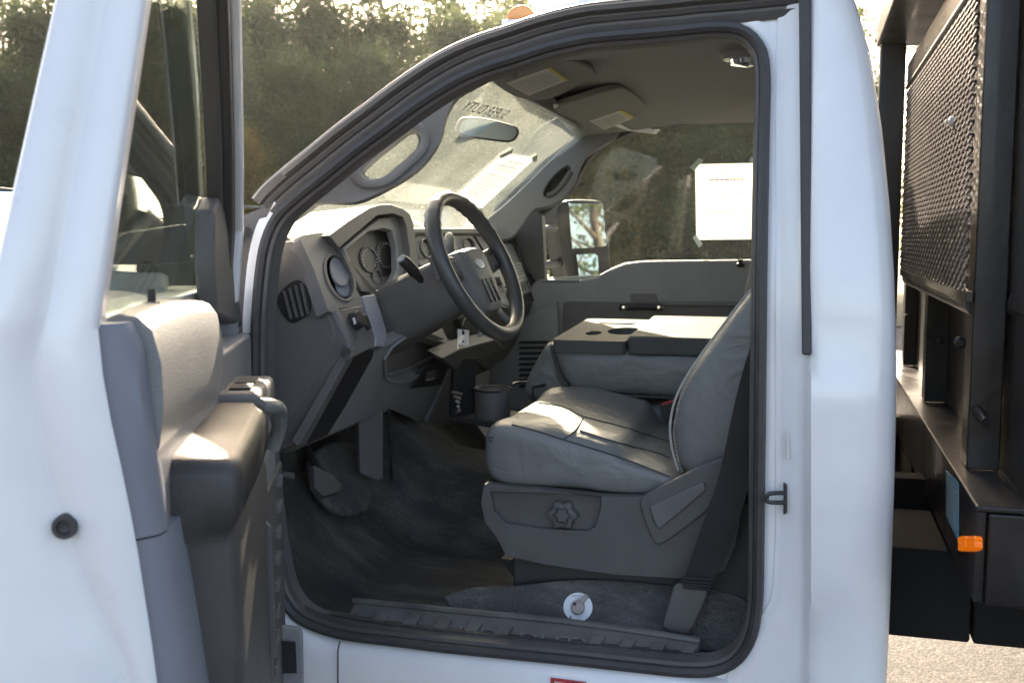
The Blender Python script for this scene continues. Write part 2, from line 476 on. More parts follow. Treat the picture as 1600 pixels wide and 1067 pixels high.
def smooth2(pts, n=40):
    return [(p.x, p.y) for p in smooth([(x, y, 0) for x, y in pts], n, True)]
def text_mesh(name, s, a, b, nrm, material, parent, height=None, depth=0.002, mirror=False):
    """Lettering from a to b (baseline), facing nrm."""
    cu = bpy.data.curves.new('lettering', 'FONT'); cu.body = s; cu.extrude = 0.0; cu.resolution_u = 3
    t = bpy.data.objects.new('lettering', cu); COL.objects.link(t)
    dg = bpy.context.evaluated_depsgraph_get(); dg.update()
    me = bpy.data.meshes.new_from_object(t.evaluated_get(dg))
    bpy.data.objects.remove(t); bpy.data.curves.remove(cu)
    xs = [v.co.x for v in me.vertices]; ys = [v.co.y for v in me.vertices]
    a, b, nrm = Vector(a), Vector(b), Vector(nrm).normalized()
    r = (b - a); L = r.length; r.normalize()
    u = nrm.cross(r).normalized()
    sx = L / (max(xs) - min(xs)); sy = sx if height is None else height / (max(ys) - min(ys))
    x0 = min(xs); y0 = min(ys)
    bm = BM(); bm.from_mesh(me); bpy.data.meshes.remove(me)
    if depth > 0:
        g = bmesh.ops.extrude_face_region(bm, geom=bm.faces[:])
        up = [e for e in g['geom'] if isinstance(e, bmesh.types.BMVert)]
        for v in up: v.co.z = 1.0
    for v in bm.verts:
        x = (v.co.x - x0) * sx
        if mirror: x = L - x
        v.co = a + r * x + u * ((v.co.y - y0) * sy) + nrm * (depth * v.co.z)
    return obj(name, bm, material, parent)
def lines_mesh(name, quad, rows, material, parent, off=0.0012, seed=1):
    """Rows of faint print on a sheet: quad = TL, TR, BR, BL; rows = (v, u0, u1, height)."""
    tl, tr, br, bl = [Vector(q) for q in quad]
    n = (tr - tl).cross(bl - tl).normalized()
    if n.dot(CAM - tl) < 0: n = -n
    rr = random.Random(seed)
    bm = BM()
    f = lambda u, v: (tl.lerp(tr, u)).lerp(bl.lerp(br, u), v) + n * off
    for v, u0, u1, h in rows:
        u = u0
        while u < u1:
            e = min(u + rr.uniform(0.03, 0.10), u1)
            bm.faces.new([bm.verts.new(f(*q)) for q in ((u, v), (e, v), (e, v + h), (u, v + h))])
            u = e + 0.015
    o = obj(name, bm, material, parent); o['kind'] = 'stuff'
    return o

# ================================================================== SETTING
bm = BM(); bm.faces.new([bm.verts.new(p) for p in ((-300, -300, 0), (300, -300, 0), (300, 300, 0), (-300, 300, 0))])
g = obj('parking_lot_ground', bm, 'asphalt'); g['kind'] = 'structure'
bm = BM(); bm.faces.new([bm.verts.new(p) for p in ((-120, 19, 0.02), (120, 19, 0.02), (120, 200, 0.02), (-120, 200, 0.02))])
g = obj('grass_verge', bm, 'grass_ground'); g['kind'] = 'structure'

# ================================================================== TRUCK
truck = empty('truck', (0.0, 2.95, 0))
tag(truck, 'white flatbed work truck with the driver door wide open and grey vinyl cab', 'truck')

# door aperture: outline of the outer lip of its seal
AP = [(440, 945), (470, 976), (531, 998), (620, 1010), (700, 1020), (800, 1030), (900, 1040), (1000, 1051), (1070, 1058), (1120, 1056), (1158, 1038), (1182, 1000), (1192, 945),
      (1194, 860), (1195, 760), (1197, 600), (1199, 400), (1202, 230), (1203, 100), (1186, 56), (1155, 36), (1110, 34), (1050, 40), (955, 48), (911, 53), (850, 67), (802, 83),
      (755, 98), (706, 120), (650, 155), (589, 200), (546, 232), (509, 262), (456, 305), (424, 338), (404, 390), (394, 478), (392, 560), (394, 650), (402, 750), (414, 850), (426, 910)]
NAP = 220
ap = smooth([PS(x, y) for x, y in AP], NAP, True)
apn = []
for i in range(NAP):
    t = ap[(i + 1) % NAP] - ap[i - 1]
    apn.append(Vector((t.z, 0, -t.x)).normalized())
cen = sum(ap, Vector()) / NAP
if sum(apn[i].dot(ap[i] - cen) for i in range(NAP)) < 0: apn = [-n for n in apn]
def ring(bm, prof, i0=0, i1=None, closed=True):
    """prof: (outward, inward-depth) pairs swept round the door aperture."""
    idx = list(range(NAP)) if i1 is None else [i % NAP for i in range(i0, i1)]
    loft(bm, [[ap[i] + apn[i] * u + Vector((0, v, 0)) for u, v in prof] for i in idx], closed=closed, cap=i1 is not None, loop=i1 is None)
    return bm
def idx_near(px, py):
    p = PS(px, py); return min(range(NAP), key=lambda i: (ap[i] - p).length)
iBL, iBR, iTR, iA = idx_near(470, 976), idx_near(1182, 1000), idx_near(1196, 72), idx_near(430, 330)

# bulb seal and inner pinch cover
cir = lambda cu, cv, r, n=10: [(cu + r * math.cos(2 * math.pi * k / n), cv + r * math.sin(2 * math.pi * k / n)) for k in range(n)]
obj('door_seal', ring(BM(), [(0, 0.004), (-0.003, -0.008), (-0.012, -0.011), (-0.019, -0.004), (-0.021, 0.012), (-0.014, 0.02), (0.0, 0.02)]), 'black_rubber', truck)
obj('seal_lip', ring(BM(), [(-0.021, 0.004), (-0.027, 0.008), (-0.030, 0.018), (-0.026, 0.03), (-0.018, 0.024)]), 'dark_rail', truck)
obj('opening_trim', ring(BM(), [(-0.020, 0.022), (-0.028, 0.026), (-0.030, 0.05), (-0.015, 0.055), (0.0, 0.03)]), 'dark_plastic', truck)
# painted flange all round, stepped
def seg(name, i0, i1, prof, material):
    if i1 < i0: i1 += NAP
    return obj(name, ring(BM(), prof, i0, i1 + 1), material, truck)
wide = [(-0.004, 0.012), (0.010, 0.008), (0.030, 0.006), (0.040, 0.0), (0.040, 0.06), (-0.004, 0.06)]
seg('hinge_pillar_flange', iA - 1, iBL, [(-0.004, 0.012), (0.012, 0.008), (0.026, 0.010), (0.030, 0.05), (-0.004, 0.06)], 'white_paint')
# roof rail and windshield pillar: dark channels with a bright outer edge
i0, i1 = iTR, iA
rail = [(-0.004, 0.012), (0.006, 0.006), (0.011, 0.004), (0.013, 0.011), (0.018, 0.011), (0.020, 0.003), (0.026, -0.001), (0.029, 0.006), (0.033, 0.006), (0.035, -0.006), (0.048, -0.012), (0.0515, -0.006),
        (0.052, 0.03), (0.045, 0.08), (-0.004, 0.05)]
ir = idx_near(1095, 35)
rp = [PS(1262, 20), PS(1200, 26), PS(1150, 31)] + [ap[k % NAP] for k in range(ir, i1 + 1)]
rn = []
for k in range(len(rp)):
    t = rp[min(k + 1, len(rp) - 1)] - rp[max(k - 1, 0)]
    q = Vector((t.z, 0, -t.x)).normalized()
    rn.append(q if q.z > 0 else -q)
def rail_sweep(name, prof, material, a=0, b=None):
    bm = BM(); b = len(rp) if b is None else b
    loft(bm, [[rp[k] + rn[k] * u + Vector((0, v, 0)) for u, v in prof] for k in range(a, b)])
    return obj(name, bm, material, truck)
rail_sweep('windshield_pillar', rail, 'dark_rail')
rail_sweep('pillar_molding', [(0.0518, -0.009), (0.0535, -0.012), (0.0555, -0.008), (0.0555, 0.03), (0.0525, 0.03)], 'white_paint', 3)
rail_sweep('roof_weatherstrip', [(0.0352, -0.0085), (0.037, -0.016), (0.046, -0.019), (0.0495, -0.0145)], 'rail_rubber', 0, len(rp) - 4)
flw = [(-0.004, 0.02), (0.004, 0.0165), (0.016, 0.0155), (0.022, 0.0175), (0.022, 0.06), (-0.004, 0.06)]
bm = BM(); extr(bm, [PS(x, y, 0.0185) for x, y in ((1080, 26), (1160, 18), (1246, 8), (1246, 100), (1214, 120), (1204, 90), (1186, 54), (1155, 36), (1110, 36))], (0, 0.03, 0)); obj('roof_corner_gusset', bm, 'white_paint', truck)
seg('pillar_flange', iBR - 14, idx_near(1118, 34), flw, 'white_paint')
# ---- rear corner of the cab: shut face and outer skin, one lofted panel
yz = lambda py, d=2.0: 1.55 - (py - 370) * d / F
rows = [(-60, 1322), (0, 1338), (80, 1362), (200, 1381), (330, 1394), (420, 1400), (500, 1403), (575, 1404), (600, 1404), (640, 1404), (760, 1401), (850, 1398), (930, 1395), (955, 1394), (1067, 1389), (1200, 1384), (1420, 1376)]
bm = BM(); secs = []
for py, xe in rows:
    b = PS(1268 if py < 560 else 1263, py, -0.024)
    e = PS(xe, py, -0.01)
    z = b.z
    yb = side_y(z) - 0.024
    bulge = 0.010 * (1 if 590 < py < 940 else 0)
    a = PS(float(np.interp(py, [-60, 60, 80, 850, 930, 1000, 1040, 1067, 1100], [1216, 1216, 1213, 1212, 1208, 1195, 1170, 1140, 1110])), py, 0.012)
    ys = side_y(z)
    X1 = e.x
    s = [(a.x - 0.004, ys + 0.06, z), (a.x, ys + 0.012, z), (a.x + 0.012, ys + 0.010, z), (a.x + 0.022, ys + 0.004, z), (b.x - 0.018, ys + 0.000, z), (b.x - 0.006, ys - 0.006, z), (b.x - 0.001, yb + 0.006, z), (b.x + 0.005, yb - bulge, z),
         (b.x + 0.2 * (X1 - b.x), yb - 0.003 - bulge, z), (b.x + 0.48 * (X1 - b.x), yb - 0.002 - bulge, z), (b.x + 0.72 * (X1 - b.x), yb + 0.003 - bulge, z), (b.x + 0.89 * (X1 - b.x), yb + 0.012, z), (b.x + 0.98 * (X1 - b.x), yb + 0.032, z), (X1, yb + 0.06, z), (X1 - 0.02, yb + 0.16, z),
         (X1 - 0.03, yb + 0.17, z), (X1 - 0.03, ys + 0.10, z)]
    secs.append([Vector(q) for q in s])
loft(bm, secs)
corner = obj('cab_corner_panel', bm, 'white_paint', truck, angle=50)
bm = BM()
P0 = [PS(1247, -20, -0.008), PS(1268, -20, -0.026), PS(1268, 553, -0.028), PS(1252, 553, -0.010)]
extr(bm, [PS(1248, -20, -0.012), PS(1267, -20, -0.012), PS(1268, 553, -0.012), PS(1253, 553, -0.012)], (0, -0.02, 0))
obj('pillar_weatherstrip', bm, 'black_rubber', truck, bevel=0.004)
# striker loop on the shut face
st = empty('door_striker', PS(1228, 778), truck)
bm = BM(); extr(bm, [PS(1224, 752, -0.001), PS(1230, 756, -0.001), PS(1230, 800, -0.001), PS(1224, 803, -0.001)], (0, -0.008, 0)); obj('striker_plate', bm, 'dark_steel', st, bevel=0.002)
bm = BM(); tube(bm, smooth([PS(1226, 770, -0.006), PS(1212, 770, -0.022), PS(1200, 772, -0.024), PS(1198, 778, -0.024), PS(1201, 784, -0.024), PS(1226, 785, -0.006)], 20), 0.0042, 8); obj('striker_loop', bm, 'dark_steel', st)
bm = BM(); extr(bm, [PS(1229, 672, 0.0), PS(1233, 675, 0.0), PS(1234, 714, 0.0), PS(1230, 716, 0.0)], (0, -0.005, 0)); obj('data_sticker', bm, 'paper', truck)

# ---- sill (rocker) below the door
bm = BM(); secs = []
for px, py in ((360, 930), (440, 950), (490, 990), (531, 1002), (700, 1020), (900, 1040), (1060, 1056), (1140, 1072), (1175, 1080)):
    p = PS(px, py); z = min(p.z, 0.76) if px < 500 else p.z
    secs.append([Vector((p.x, 1.95 + dy, z + dz)) for dy, dz in ((0.06, 0.012), (0.012, 0.006), (-0.004, -0.004), (-0.020, -0.02), (-0.026, -0.05), (-0.026, -0.20), (-0.005, -0.26), (0.06, -0.26))])
loft(bm, secs)
sill = obj('sill_panel', bm, 'white_paint', truck, angle=45)
bm = BM(); tube(bm, [PS(531, 1001, -0.0255 + 0.012), PS(528, 1015, -0.0265), PS(528, 1070, -0.027), PS(529, 1120, -0.027)], 0.0016, 6); obj('panel_seam', bm, 'dark_rail', truck)
stk = empty('sill_sticker', PY(888, 1066, 1.923), truck)
o_, n_ = (0, 1.9232, 0), (0, -1, 0)
obj('sticker_sheet', panel([(861, 1059), (914, 1066), (914, 1110), (861, 1103)], n_, 0.0006, o_), 'paper', stk)
o_ = (0, 1.9222, 0)
obj('sticker_border', panel([(860, 1058), (916, 1065), (916, 1112), (860, 1104)], n_, 0.0006, o_, [[(866, 1064), (910, 1070), (910, 1106), (866, 1098)]]), 'red_print', stk)

# ---- roof, back wall, outer body forward of the door
bm = BM(); secs = []
for x, dz in ((-0.80, -0.055), (-0.72, 0.0), (-0.5, 0.03), (-0.15, 0.035), (-0.03, 0.01), (0.0, -0.04)):
    secs.append([Vector((x + 0.26 * max(0, -x - 0.1) / 0.7 * ((y - 2.95) / 0.9) ** 2, y, 2.005 + dz + h)) for y, h in ((2.075, -0.03), (2.075, 0.0), (2.2, 0.028), (2.6, 0.05), (2.95, 0.055), (3.3, 0.05), (3.7, 0.028), (3.825, 0.0), (3.845, -0.03), (3.7, -0.03), (2.95, 0.01), (2.2, -0.03))])
loft(bm, secs); obj('roof', bm, 'white_paint', truck, angle=40)
lamp = empty('roof_marker_lamp', PY(812, 20, 2.20), truck)
bm = BM(); c = PY(812, 30, 2.20); extr(bm, [c + Vector((math.cos(t) * 0.033, 0, max(0, math.sin(t)) * 0.03)) for t in [math.pi * k / 10 for k in range(11)]], (0, 0.06, 0)); obj('amber_lens', bm, 'roof_lamp', lamp, bevel=0.008)
bm = BM(); box(bm, c.x - 0.04, c.x + 0.04, c.y - 0.005, c.y + 0.07, c.z - 0.02, c.z); obj('lamp_base', bm, 'white_paint', lamp, bevel=0.004)
bm = BM()
bw_o = [Vector((-0.03, y, z)) for y, z in ((2.04, 0.62), (3.86, 0.62), (3.86, 1.45), (3.76, 2.0), (2.14, 2.0), (2.04, 1.45))]
bw_h = [Vector((-0.03, y, z)) for y, z in ((2.25, 1.48), (3.65, 1.48), (3.58, 1.86), (2.32, 1.86))]
extr_hole(bm, bw_o, [bw_h], (0.03, 0, 0)); obj('cab_back_wall', bm, 'grey_plastic', truck)
bm = BM(); extr(bm, [v + Vector((0.012, 0, 0)) for v in bw_h], (0.005, 0, 0)); obj('rear_window', bm, 'window_glass', truck)
# cowl side / hinge pocket
bm = BM(); extr(bm, [PY(x, y, 1.985) for x, y in ((345, 352), (425, 318), (404, 372), (394, 430), (388, 500), (387, 650), (396, 760), (420, 930), (360, 1000), (330, 700), (330, 400))], (0, 0.03, 0)); obj('hinge_pillar', bm, 'dark_plastic', truck)
for py in (545, 840):
    bm = BM(); c = PY(378, py, 1.965); box(bm, c.x - 0.035, c.x + 0.03, c.y - 0.02, c.y + 0.02, c.z - 0.035, c.z + 0.035); obj('door_hinge', bm, 'dark_steel', truck, bevel=0.006)
# pillar foot details: black clip strip and wiring boot in the pocket
bm = BM(); tube(bm, smooth([PY(352, 388, 1.95), PY(372, 372, 1.96), PY(388, 360, 1.96)], 8), 0.010, 8); obj('hinge_boot', bm, 'black_rubber', truck)

# hood and front fender
bm = BM(); secs = []
for x, z, sc in ((-1.62, 1.435, 1.0), (-1.9, 1.455, 1.0), (-2.3, 1.445, 0.99), (-2.7, 1.40, 0.97), (-2.85, 1.33, 0.95), (-2.9, 1.2, 0.94)):
    secs.append([Vector((x, 2.95 + y * sc, z + h)) for y, h in ((-0.80, -0.10), (-0.80, -0.035), (-0.74, -0.005), (-0.45, 0.0), (-0.36, 0.035), (0.36, 0.035), (0.45, 0.0), (0.74, -0.005), (0.80, -0.035), (0.80, -0.10))])
loft(bm, secs); obj('hood', bm, 'white_paint', truck, angle=40)
for s in (1, -1):
    bm = BM(); secs = []
    for x, zt in ((-1.24, 1.36), (-1.5, 1.395), (-2.0, 1.405), (-2.5, 1.38), (-2.85, 1.28), (-2.92, 1.1)):
        secs.append([Vector((x, 2.95 - s * y, z)) for y, z in ((0.81, zt - 0.03), (0.86, zt), (0.94, zt - 0.03), (0.99, zt - 0.12), (1.0, 0.95), (0.97, 0.8), (0.86, 0.8))])
    loft(bm, secs); obj('fender', bm, 'white_paint', truck, angle=40)
bm = BM(); tube(bm, smooth([(-1.66, 3.5, 1.475), (-1.60, 3.15, 1.478), (-1.64, 2.6, 1.478)], 10), 0.008, 6); obj('wiper_arm', bm, 'black_rubber', truck)
bm = BM(); box(bm, -1.70, -1.42, 2.15, 3.75, 1.36, 1.425); obj('cowl_panel', bm, 'dark_plastic', truck, bevel=0.01)

# ---- windshield: plane through its measured upper edge
WN = Vector((-0.60, 0, 0.80)).normalized(); WO = Vector((-0.775, 0, 1.898))
bm = BM()
def on_ws(y, z): return Vector((WO.x + (z - WO.z) * (WN.z / -WN.x), y, z))
wsq = [on_ws(2.14, 1.92), on_ws(3.76, 1.92), on_ws(3.80, 1.42), on_ws(2.10, 1.42)]
bm.faces.new([bm.verts.new(p) for p in wsq]); ws = obj('windshield', bm, 'windshield_glass', truck)
# lettering laid flat and mirrored near the top of the glass
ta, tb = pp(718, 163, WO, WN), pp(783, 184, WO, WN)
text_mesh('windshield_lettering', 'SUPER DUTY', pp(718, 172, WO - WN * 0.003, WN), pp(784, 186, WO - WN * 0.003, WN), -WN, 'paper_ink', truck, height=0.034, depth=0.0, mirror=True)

# ---- windshield pillar trim, driver's side, with the grab handle opening
TN = Vector((0.30, -0.95, 0.10)).normalized(); TO = PY(600, 270, 2.17)
trim = [(440, 350), (490, 318), (540, 317), (565, 313), (602, 296), (635, 277), (659, 258), (680, 232), (692, 206), (697, 182), (715, 150), (743, 133), (780, 112), (760, 112), (700, 155), (640, 200), (580, 248), (520, 295), (470, 335)]
hole = smooth2([(566, 268), (580, 252), (605, 231), (632, 210), (644, 203), (652, 211), (653, 228), (640, 243), (618, 262), (598, 277), (580, 279)], 30)
trim_part = empty('pillar_trim', TO, truck)
obj('trim_panel', panel(smooth2(trim, 70), TN, 0.045, TO, [hole]), 'grey_plastic', trim_part, bevel=0.008)
hp = smooth([pp(x, y, TO - TN * -0.012, TN) for x, y in ((556, 272), (568, 286), (590, 287), (608, 281), (632, 262), (656, 240), (665, 222), (660, 204), (646, 196))], 26)
bm = BM(); tube(bm, hp, 0.011, 10); obj('grab_handle', bm, 'grey_plastic', trim_part)

# ---- passenger side: pillar trim
TN2 = Vector((0.35, -0.93, 0.12)).normalized(); TO2 = PY(850, 290, 3.62)
trim2 = [(903, 203), (893, 217), (868, 242), (830, 280), (790, 318), (752, 352), (765, 372), (800, 372), (825, 340), (835, 328), (862, 322), (886, 305), (900, 285), (908, 262), (920, 243), (945, 226), (962, 216), (972, 196), (950, 160), (920, 180)]
far_trim = empty('pillar_trim', TO2, truck)
obj('trim_panel', panel(smooth2(trim2, 60), TN2, 0.06, TO2, [smooth2([(850, 300), (862, 280), (880, 263), (891, 259), (893, 268), (880, 288), (862, 306), (852, 308)], 20)]), 'grey_plastic', far_trim, bevel=0.008)
bm = BM(); tube(bm, smooth([pp(x, y, TO2 + TN2 * 0.0, TN2) for x, y in ((855, 306), (866, 302), (880, 287), (892, 268))], 12), 0.010, 8); obj('grab_handle', bm, 'dark_plastic', far_trim)
obj('trim_pocket', panel(smooth2([(846, 302), (860, 276), (880, 258), (895, 256), (897, 268), (882, 292), (862, 312), (850, 312)], 20), TN2, 0.004, TO2 - TN2 * 0.064), 'dark_plastic', far_trim)

# ---- headliner, visors, dome lamp
bm = BM(); secs = []
for x, dz in ((-0.80, -0.015), (-0.74, 0.0), (-0.45, 0.03), (-0.15, 0.03), (-0.035, 0.0)):
    secs.append([Vector((x + 0.24 * max(0, -x - 0.1) / 0.7 * ((max(0, 2.95 - y)) / 0.9) ** 2, y, 1.92 + dz + h)) for y, h in ((2.09, 0.02), (2.12, -0.01), (2.2, 0.0), (2.5, 0.03), (2.95, 0.04), (3.4, 0.03), (3.62, 0.0), (3.72, -0.01), (3.80, 0.01), (3.80, 0.06), (2.95, 0.08), (2.06, 0.06))])
loft(bm, secs); obj('headliner', bm, 'headliner_cloth', truck, angle=60)
VN = Vector((0.30, 0, -1)).normalized()
def visor(pts, lab, lab2, o, parentname):
    e = empty('sun_visor', Vector(o), truck)
    obj('visor_board', panel(smooth2(pts, 44), VN, 0.018, o), 'visor_vinyl', e, bevel=0.006)
    o2 = Vector(o) + VN * 0.0016
    l = obj('warning_label', panel(lab, VN, 0.001, o2), 'visor_label', e)
    obj('label_header', panel(lab2, VN, 0.001, o2 + VN * 0.0012), 'label_yellow', e)
    q = [pp(x, y, o2, VN) for x, y in lab]
    lines_mesh('label_print', q, [(0.14 + 0.11 * k, 0.06, 0.9, 0.035) for k in range(7)], 'paper_ink', e, off=0.0016, seed=len(pts))
    return e
v1 = visor([(768, 128), (780, 117), (830, 104), (878, 94), (905, 100), (932, 116), (900, 136), (868, 152), (832, 158), (800, 150)], [(791, 131), (855, 108), (887, 126), (826, 150)], [(855, 108), (860, 106), (889, 126), (884, 128)], (-0.70, 2.5, 1.895), 'a')
v1['label'] = 'driver side sun visor with a pale warning label'
v2 = visor([(866, 172), (905, 156), (960, 140), (980, 142), (1005, 160), (1026, 184), (1018, 194), (980, 203), (945, 207), (905, 192)], [(921, 190), (967, 174), (990, 185), (945, 203)], [(967, 174), (972, 173), (992, 184), (986, 186)], (-0.66, 3.35, 1.925), 'b')
v2['label'] = 'passenger side sun visor with a pale warning label'
dl = empty('dome_lamp', PY(1168, 92, 2.5), truck)
c = PZ(1168, 92, 1.935)
bm = BM(); lathe(bm, c + Vector((0, 0, 0.02)), (0, 0, -1), [(0.001, 0), (0.06, 0), (0.062, 0.012), (0.052, 0.022), (0.001, 0.024)], 24); obj('lamp_bezel', bm, 'silver_plastic', dl)
bm = BM(); lathe(bm, c + Vector((0, 0, -0.003)), (0, 0, -1), [(0.001, 0), (0.04, 0), (0.036, 0.010), (0.001, 0.016)], 24); obj('lamp_lens', bm, 'mirror_glass', dl)
# rear view mirror on the glass
rm = empty('rear_view_mirror', PY(762, 203, 2.75), truck)
MN = (CAM - PY(762, 203, 2.75)).normalized() + Vector((0.25, 0.0, 0.0)); MO = PY(762, 203, 2.75)
mo = smooth2([(713, 204), (716, 192), (726, 183), (760, 185), (800, 195), (811, 201), (812, 210), (804, 221), (794, 223), (760, 219), (720, 212)], 40)
obj('mirror_case', panel(mo, MN, 0.028, MO), 'dark_plastic', rm, bevel=0.008)
mi = [(762 + (x - 762) * 0.90, 203.5 + (y - 203.5) * 0.82) for x, y in mo]
obj('mirror_face', panel(mi, MN, 0.002, MO + Vector(MN).normalized() * 0.002), 'dim_mirror', rm)
bm = BM(); tube(bm, [MO - Vector(MN).normalized() * 0.02, MO - Vector(MN).normalized() * 0.06 + Vector((-0.02, 0.03, 0.0))], 0.010, 8); obj('mirror_stem', bm, 'dark_plastic', rm)

# ================================================================== DASHBOARD
dash = empty('dashboard', (-1.0, 2.9, 1.3), truck)
def prof(ys, sec): return [[Vector((x, y, z)) for x, z in sec] for y in ys]
UN = Vector((0.894, 0, 0.447)); UO = Vector((-0.955, 0, 1.33))
LN = Vector((0.87, 0, -0.49)).normalized(); LO = Vector((-0.958, 0, 1.29))
bm = BM()
sec = [(-1.50, 1.44), (-1.30, 1.535), (-1.13, 1.556), (-1.11, 1.545), (-1.09, 1.50), (-1.015, 1.345), (-1.005, 1.30), (-1.03, 1.22), (-1.12, 1.06), (-1.50, 1.02)]
loft(bm, prof((2.10, 3.70), sec)); obj('dash_body', bm, 'end_plastic', dash, bevel=0.012)
# end panel facing the open door
EO, EN = (0, 2.065, 0), (0, -1, 0)
endp = [(418, 392), (432, 378), (458, 376), (472, 386), (486, 412), (506, 455), (528, 497), (546, 530), (549, 545), (543, 562), (515, 612), (480, 672), (468, 692), (445, 704), (420, 702), (404, 640), (402, 500)]
obj('end_panel', panel(endp, EN, 0.035, EO), 'end_plastic', dash, bevel=0.010)
obj('end_cover', panel(smooth2([(424, 400), (440, 389), (462, 396), (478, 425), (500, 470), (520, 508), (522, 535), (500, 580), (465, 640), (440, 660), (424, 640), (416, 520)], 50), EN, 0.006, (0, 2.061, 0)), 'end_plastic', dash, bevel=0.003)
ve = empty('side_vent', PY(460, 472, 2.055), dash)
vo = smooth2([(432, 470), (438, 456), (455, 441), (468, 438), (478, 448), (485, 470), (484, 488), (470, 500), (456, 505), (444, 496), (436, 482)], 30)
obj('vent_recess', panel(vo, EN, 0.003, (0, 2.0585, 0)), 'gauge_black', ve)
for k in range(4):
    x0 = 441 + k * 9
    bm = panel([(x0, 455 - k * 4), (x0 + 3, 454 - k * 4), (x0 + 15, 498 - k * 2), (x0 + 11, 499 - k * 2)], EN, 0.010, (0, 2.052, 0)); obj('vent_blade', bm, 'dark_plastic', ve, bevel=0.001)
# outer bezel with the round air vent
obj('vent_bezel', panel(smooth2([(470, 374), (480, 367), (504, 364), (518, 370), (531, 388), (554, 446), (568, 476), (545, 480), (530, 482), (515, 488), (506, 466), (490, 420)], 50), UN, 0.03, UO, [ell(532, 433, 18, 37, -22)]), 'bezel_plastic', dash, bevel=0.010, seg=3)
av = empty('air_vent', pp(532, 433, UO, UN), dash)
obj('vent_ring', panel(ell(532, 433, 22, 41, -22), UN, 0.012, UO + UN * 0.003, [ell(532, 433, 18, 36, -22)]), 'dark_plastic', av, bevel=0.002)
obj('vent_well', panel(ell(532, 433, 19, 38, -22), UN, 0.01, UO - UN * 0.028), 'gauge_black', av)
obj('vent_disc', panel(ell(531, 424, 13, 24, -20), UN, 0.006, UO - UN * 0.004), 'blue_grey_plastic', av, bevel=0.003)
obj('vent_disc', panel(ell(537, 446, 11, 18, -20), UN, 0.006, UO - UN * 0.012), 'blue_grey_plastic', av, bevel=0.003)
# grey spar beside the switches
obj('dash_spar', panel([(566, 462), (586, 459), (596, 488), (604, 515), (605, 534), (600, 541), (586, 541), (588, 528), (578, 498)], UN, 0.03, UO + UN * 0.004), 'blue_grey_plastic', dash, bevel=0.004)
# headlamp switches
swp = empty('switch_panel', pp(552, 510, UO, UN), dash)
obj('switch_plate', panel([(531, 483), (567, 477), (576, 500), (586, 525), (586, 541), (548, 560), (551, 540), (546, 528)], UN, 0.02, UO + UN * 0.001), 'dark_plastic', swp, bevel=0.003)
bm = BM(); lathe(bm, pp(553, 503, UO + UN * 0.002, UN), UN, [(0.001, 0), (0.022, 0), (0.020, 0.016), (0.017, 0.02), (0.001, 0.02)], 20); obj('headlamp_knob', bm, 'gauge_black', swp)
obj('knob_mark', panel([(551, 497), (554, 496), (557, 505), (554, 507)], UN, 0.001, UO + UN * 0.0235), 'gauge_mark', swp)
obj('dimmer_wheel', panel([(568, 492), (574, 491), (582, 512), (576, 514)], UN, 0.008, UO + UN * 0.008), 'gauge_black', swp, bevel=0.002)
# lower left: end strip, dark stripe, knee panel
LO2 = LO + LN * 0.006
obj('lower_strip', panel([(548, 545), (552, 548), (551, 562), (505, 645), (478, 695), (466, 697), (470, 690), (515, 612), (543, 562)], LN, 0.02, LO2), 'end_plastic', dash, bevel=0.002)
obj('lower_stripe', panel([(549, 562), (586, 541), (582, 560), (540, 635), (512, 680), (480, 694), (503, 648)], LN, 0.02, LO2 - LN * 0.004), 'gauge_black', dash, bevel=0.002)
knee = [(586, 543), (604, 540), (640, 520), (700, 540), (775, 545), (760, 580), (712, 560), (706, 664), (664, 666), (640, 652), (612, 640), (590, 646), (540, 668), (500, 686), (512, 680), (540, 635), (582, 560)]
cub = [(601, 560), (612, 543), (640, 524), (665, 520), (705, 535), (725, 548), (690, 572), (650, 588), (638, 596), (612, 596), (602, 588)]
obj('knee_panel', panel(knee, LN, 0.03, LO2 - LN * 0.004, [smooth2(cub, 40)]), 'grey_plastic', dash, bevel=0.003)
obj('cubby_back', panel([(590, 500), (740, 500), (740, 610), (590, 610)], LN, 0.01, LO2 - LN * 0.09), 'dark_plastic', dash)
obj('cubby_shelf', panel([(606, 585), (640, 575), (700, 545), (712, 553), (650, 590), (612, 598)], LN, 0.02, LO2 - LN * 0.03), 'grey_plastic', dash, bevel=0.004)
bm = BM(); tube(bm, smooth([pp(x, y, LO2, LN) for x, y in cub], 40) + [pp(601, 560, LO2, LN)], 0.004, 6); obj('cubby_rim', bm, 'grey_plastic', dash)
obj('brake_switch_panel', panel([(664, 573), (705, 560), (690, 602), (641, 608)], LN, 0.01, LO2 + LN * 0.004), 'gauge_black', dash, bevel=0.003)
obj('brake_switch', panel([(668, 582), (682, 578), (680, 592), (666, 596)], LN, 0.006, LO2 + LN * 0.010), 'dark_plastic', dash, bevel=0.002)
obj('switch_legend', panel([(666, 593), (680, 590), (680, 592), (666, 595)], LN, 0.001, LO2 + LN * 0.0115), 'gauge_mark', dash)
obj('knee_facet', panel([(712, 562), (706, 664), (664, 666)], LN, 0.012, LO2 + LN * 0.008), 'blue_grey_plastic', dash, bevel=0.003)
